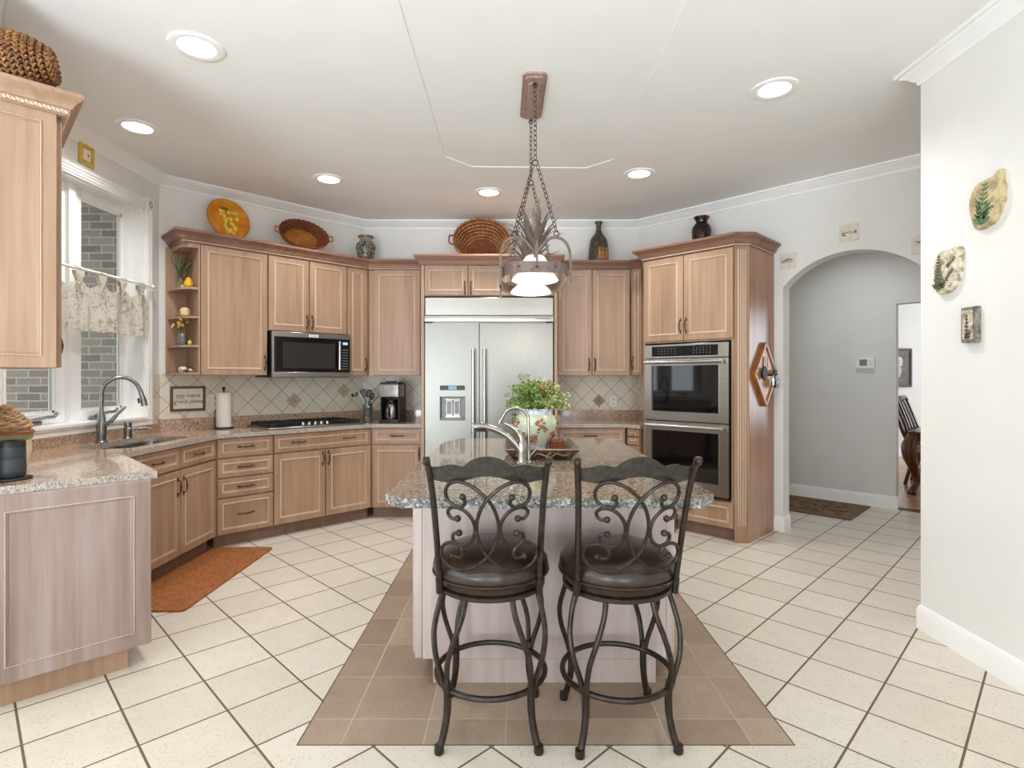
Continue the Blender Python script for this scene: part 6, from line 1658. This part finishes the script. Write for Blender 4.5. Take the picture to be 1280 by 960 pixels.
# key rack on the side of the oven cabinet
kx, ky = 1.946 + 0.29 * S2, 4.566 + 0.29 * S2
t = thing('key_rack', 'diamond shaped wooden birdhouse key rack with dark key shaped peg on the oven cabinet side', 'key rack', (kx + .004, ky - .004, 1.37 + (472 - 468) * ky / 690), PI / 4)
M_kw = wood('golden_pine', (186, 122, 62), (206, 148, 88), (222, 172, 112), 0.35)
M_kr = wood('red_brown_edge_wood', (120, 66, 30), (156, 92, 46), (184, 122, 70), 0.3)
b = B(); hw, hh = 0.235, 0.265
b.prism([(0, -hh), (hw, 0), (0, hh), (-hw, 0)], 0.0, 0.02, M=FRONT); b.build('back_board', M_kw, t)
for q in (((-hw, 0), (0, hh)), ((hw, 0), (0, hh)), ((-hw, 0), (0, -hh)), ((hw, 0), (0, -hh))):
    (xa, za), (xb, zb) = q; b = B(); L = math.hypot(xb - xa, zb - za); a = math.atan2(zb - za, xb - xa)
    b.box(-.008, L + .008, -.032, 0.0, -.012, .012, bev=.002, M=Matrix.Translation((xa, 0, za)) @ Matrix.Rotation(-a, 4, 'Y')); b.build('edge_board', M_kr, t)
b = B(); 
for xx in (-.045, 0.0, .045): b.box(xx - .016, xx + .016, -.03, -.018, .06, .15, bev=.002)
b.build('window_bars', M_kr, t)
b = B(); Yk = -.045
b.lathe([(.058, -.008), (.058, .008)], n=8, M=Matrix.Translation((-.09, Yk, .01)) @ Matrix.Rotation(PI / 2, 4, 'X')); b.tube([(-.04, Yk, .0), (.19, Yk, .0)], .010, 8); b.box(.12, .18, Yk - .006, Yk + .006, .004, .04, bev=.002); b.tube([(-.09, Yk + .005, .01), (-.09, -.018, .01)], .012, 8)
for xx in (.0, .06, .13): b.tube([(xx, -.018, -.01), (xx, -.06, -.012), (xx, -.062, -.003)], .003, 6)
b.build('key_shaped_peg', M_iron, t)
Tk = Matrix.Translation((kx + .004, ky - .004, 1.37 + (472 - 468) * ky / 690)) @ Matrix.Rotation(PI / 4, 4, 'Z')
def at_k(v): return Tk @ Vector(v)
for lab, xx, kind in (('bunch of silver keys hanging from the wooden key rack', .06, 0), ('black and white key fob hanging from the right of the key rack', .13, 1)):
    t = thing('key_ring', lab, 'keys', at_k((xx, -.062, -.012)), PI / 4)
    b = B(); b.tube([(.012 * math.cos(a), 0, -.010 + .012 * math.sin(a)) for a in [2 * PI * k / 16 for k in range(16)]], .0018, 6, closed=True); b.build('ring', M_nickel, t)
    if kind == 0:
        for k, dx_ in enumerate((-.012, .008)):
            b = B(); b.lathe([(.011, -.001), (.011, .001)], n=12, M=Matrix.Translation((dx_, -.003 * k, -.034)) @ Matrix.Rotation(PI / 2, 4, 'X')); b.box(dx_ - .004, dx_ + .004, -.003 * k - .001, -.003 * k + .001, -.082, -.042)
            for q in range(4): b.box(dx_ + .003, dx_ + .0065, -.003 * k - .001, -.003 * k + .001, -.078 + .009 * q, -.073 + .009 * q)
            b.build('key', M_nickel, t)
    else:
        b = B(); b.box(-.038, .038, -.012, .012, -.105, -.022, bev=.006, seg=2); fb = b.build('fob', M_black, t)
        b = B(); b.tube([(-.012, -.0095, -.07), (.0, -.0098, -.05), (.014, -.0095, -.04)], .004, 6); b.ball((.004, -.0095, -.062), (.008, .002, .006)); b.build('fob_marking', M_white, fb)

# ------------------------------------------------------------------ floor mats
t = B(); t.prism([(v[0], v[1]) for v in rrect(-2.425, -1.925, 3.22, 4.425, 0.03)], 0.0005, 0.012)
M_mat = mottled('rust_brown_mat', (126, 72, 30), (148, 88, 40), (166, 102, 52), 50, 0.75)
o = t.build('sink_mat', M_mat); tag(o, 'rust brown rectangular floor mat in front of the sink cabinet', 'mat')
def rug_mat():
    M = Mat('patterned_rug_pile', 0.95); X = M.xyz(); c = M.coord()
    n = M.noise(c, 24, 3, 0.6, 1.5); vo = M.voro(c, 11)
    f = M.math('ADD', M.math('MULTIPLY', n, .6), M.math('MULTIPLY', vo, .5))
    body = M.ramp(f, [(.35, (52, 38, 30)), (.5, (104, 74, 50)), (.62, (134, 108, 80)), (.75, (84, 56, 42))])
    return M, X, c, body
M, X, c, body = rug_mat()
ed = M.math('MAXIMUM', M.math('SUBTRACT', M.math('ABSOLUTE', X[0]), 0.42), M.math('SUBTRACT', M.math('ABSOLUTE', X[1]), -0.0))
bx = M.math('MAXIMUM', M.math('DIVIDE', M.math('ABSOLUTE', X[0]), 0.76), M.math('DIVIDE', M.math('ABSOLUTE', X[1]), 0.38))
col = M.mix(M.math('GREATER_THAN', M.math('MAXIMUM', M.math('SUBTRACT', M.math('ABSOLUTE', X[0]), .66), M.math('SUBTRACT', M.math('ABSOLUTE', X[1]), .28)), 0.0), body, M.mix(M.math('MULTIPLY', M.noise(c, 40, 2), .9), (136, 110, 80), (84, 62, 44)))
M.color(col)
rc = Vector((3.50, 5.56)) + Vector((-S2, S2)) * 0.76
t = thing('hall_rug', 'small dark patterned rug on the tile in the hall beyond the arch', 'rug', (rc.x, rc.y, 0.0005), -PI / 4)
b = B(); b.box(-.76, .76, -.38, .38, 0, .009, bev=.002); b.build('pile', M.m, t)
b = B(); b.tube([(-.76, -.38, .006), (.76, -.38, .006), (.76, .38, .006), (-.76, .38, .006)], .0055, 6, closed=True); b.build('bound_edge', plain('rug_binding', (110, 86, 60), 0.9, vary=0.1), t)

# ------------------------------------------------------------------ hall and dining room
u = (1082 - 642) / 690; d = 9.7 / (1 + u)
t = thing('thermostat', 'white thermostat with grey display on the hall wall', 'thermostat', (u * d, d, 1.37 + (472 - 453.5) * d / 690), -PI / 4)
b = B(); b.box(-.085, .085, -.03, 0, -.060, .060, bev=.006, seg=2); b.build('housing', M_white, t)
b = B(); b.box(-.05, .02, -.032, -.028, -.032, .035, bev=.001); b.build('display', plain('grey_lcd', (112, 114, 108), 0.3), t)
b = B(); b.box(.035, .07, -.0325, -.029, -.03, .03, bev=.001); b.build('button_panel', plain('pale_button', (216, 214, 208), 0.4), t)
# picture on the far wall
t = thing('framed_picture', 'dark framed grey picture on the far dining room wall', 'picture', (6.76, 9.6, 1.54))
b = B(); w2, h2_ = .155, .335
for (p, q, r, s_) in ((-w2, w2, h2_ - .035, h2_), (-w2, w2, -h2_, -h2_ + .035), (-w2, -w2 + .035, -h2_ + .035, h2_ - .035), (w2 - .035, w2, -h2_ + .035, h2_ - .035)): b.box(p, q, -.03, 0, r, s_, bev=.004)
b.build('frame', M_fr, t)
b = B(); b.box(-w2 + .03, w2 - .03, -.012, -.002, -h2_ + .03, h2_ - .03); pr = b.build('print', plain('sepia_print', (92, 84, 76), 0.5, vary=0.2, scale=8), t)
b = B(); b.ball((-.05, -.013, .12), (.05, .003, .075)); b.ball((-.07, -.013, -.03), (.045, .003, .13)); b.ball((-.03, -.0135, .06), (.03, .003, .03)); b.build('pale_figure', plain('pale_print_tone', (190, 184, 176), 0.5, vary=0.2, scale=20), pr)
# dining table with a carved cabriole leg
M_mah = wood('carved_mahogany', (64, 36, 20), (92, 54, 32), (122, 78, 50), 0.22)
tx, ty = 4.70, 6.48
t = thing('dining_table', 'carved dark wood dining table with curved legs in the far room', 'table', (tx, ty, 0), PI / 4)
b = B(); b.box(-.06, 2.0, -1.05, .06, .715, .74, bev=.010, seg=2); b.build('table_top', M_mah, t)
b = B()
pts = [(0.0, .715), (0.0, .64)]
b.box(.0, 1.94, -.03, .0, .62, .716); b.box(.0, .03, -.99, .0, .62, .716); b.box(1.91, 1.94, -.99, 0, .62, .716); b.box(0, 1.94, -.99, -.96, .62, .716); b.build('apron', M_mah, t)
for lx, ly, sx, sy in ((.02, -.02, -1, 1), (1.92, -.02, 1, 1), (.02, -.97, -1, -1), (1.92, -.97, 1, -1)):
    b = B(); k = .75
    cpts = [(lx, ly, .715), (lx + sx * .03, ly + sy * .03, .66), (lx + sx * .075, ly + sy * .06, .56), (lx + sx * .07, ly + sy * .055, .45), (lx + sx * .03, ly + sy * .025, .32), (lx - sx * .005, ly, .20), (lx - sx * .005, ly, .12), (lx + sx * .03, ly + sy * .025, .055), (lx + sx * .05, ly + sy * .035, .03)]
    rad = [.05, .068, .078, .07, .052, .038, .034, .042, .046]
    sm = smooth_path(cpts, 4); rr = []
    for i in range(len(sm)): f = i / 4; a_ = int(min(f, 7.999)); rr.append(rad[a_] + (rad[a_ + 1] - rad[a_]) * (f - a_))
    b.tube(sm, rr, 14); b.ball((lx + sx * .055, ly + sy * .04, .035), (.055, .05, .035)); b.build('leg', M_mah, t)
for k, (cx_, cy_, lab) in enumerate(((5.22, 7.20, 'carved dark wood dining chair with leaning back, nearest the doorway'), (5.62, 7.60, 'second carved dark wood dining chair behind the dining table'))):
    t = thing('dining_chair', lab, 'chair', (cx_, cy_, 0), -PI / 4, 'dining chairs in the far room')
    lean = lambda z_: -.02 - .20 * max(0, (z_ - .45) / .62) ** 1.15
    for yy in (-.20, .20):
        b = B(); b.tube(smooth_path([(-.06, yy, 0.0), (-.005, yy, .25), (0, yy, .45), (lean(.65), yy, .65), (lean(.85), yy, .85), (lean(1.06), yy * 1.05, 1.06)], 4), [.022] * 10 + [.025] * 11, 8); b.build('back_post', M_mah, t)
    b = B(); b.tube(smooth_path([(lean(1.05), -.235, 1.045), (lean(1.08), -.12, 1.095), (lean(1.08), 0, 1.08), (lean(1.08), .12, 1.095), (lean(1.05), .235, 1.045)], 5), .028, 8); b.build('crest_rail', M_mah, t)
    b = B()
    for yy in (-.06, 0, .06): b.tube(smooth_path([(lean(.5), yy * .6, .5), (lean(.75), yy * 1.5, .75), (lean(1.06), yy, 1.06)], 4), .013, 6)
    b.build('splat', M_mah, t)
    b = B(); b.box(-.02, .44, -.23, .23, .42, .47, bev=.015, seg=2); b.build('seat', plain('seat_fabric', (150, 130, 104), 0.9), t)
    for yy in (-.2, .2):
        b = B(); b.tube(smooth_path([(.41, yy, .42), (.44, yy * 1.1, .30), (.41, yy, .12), (.43, yy * 1.05, 0.0)], 4), [.032] * 4 + [.026] * 9, 8); b.build('front_leg', M_mah, t)
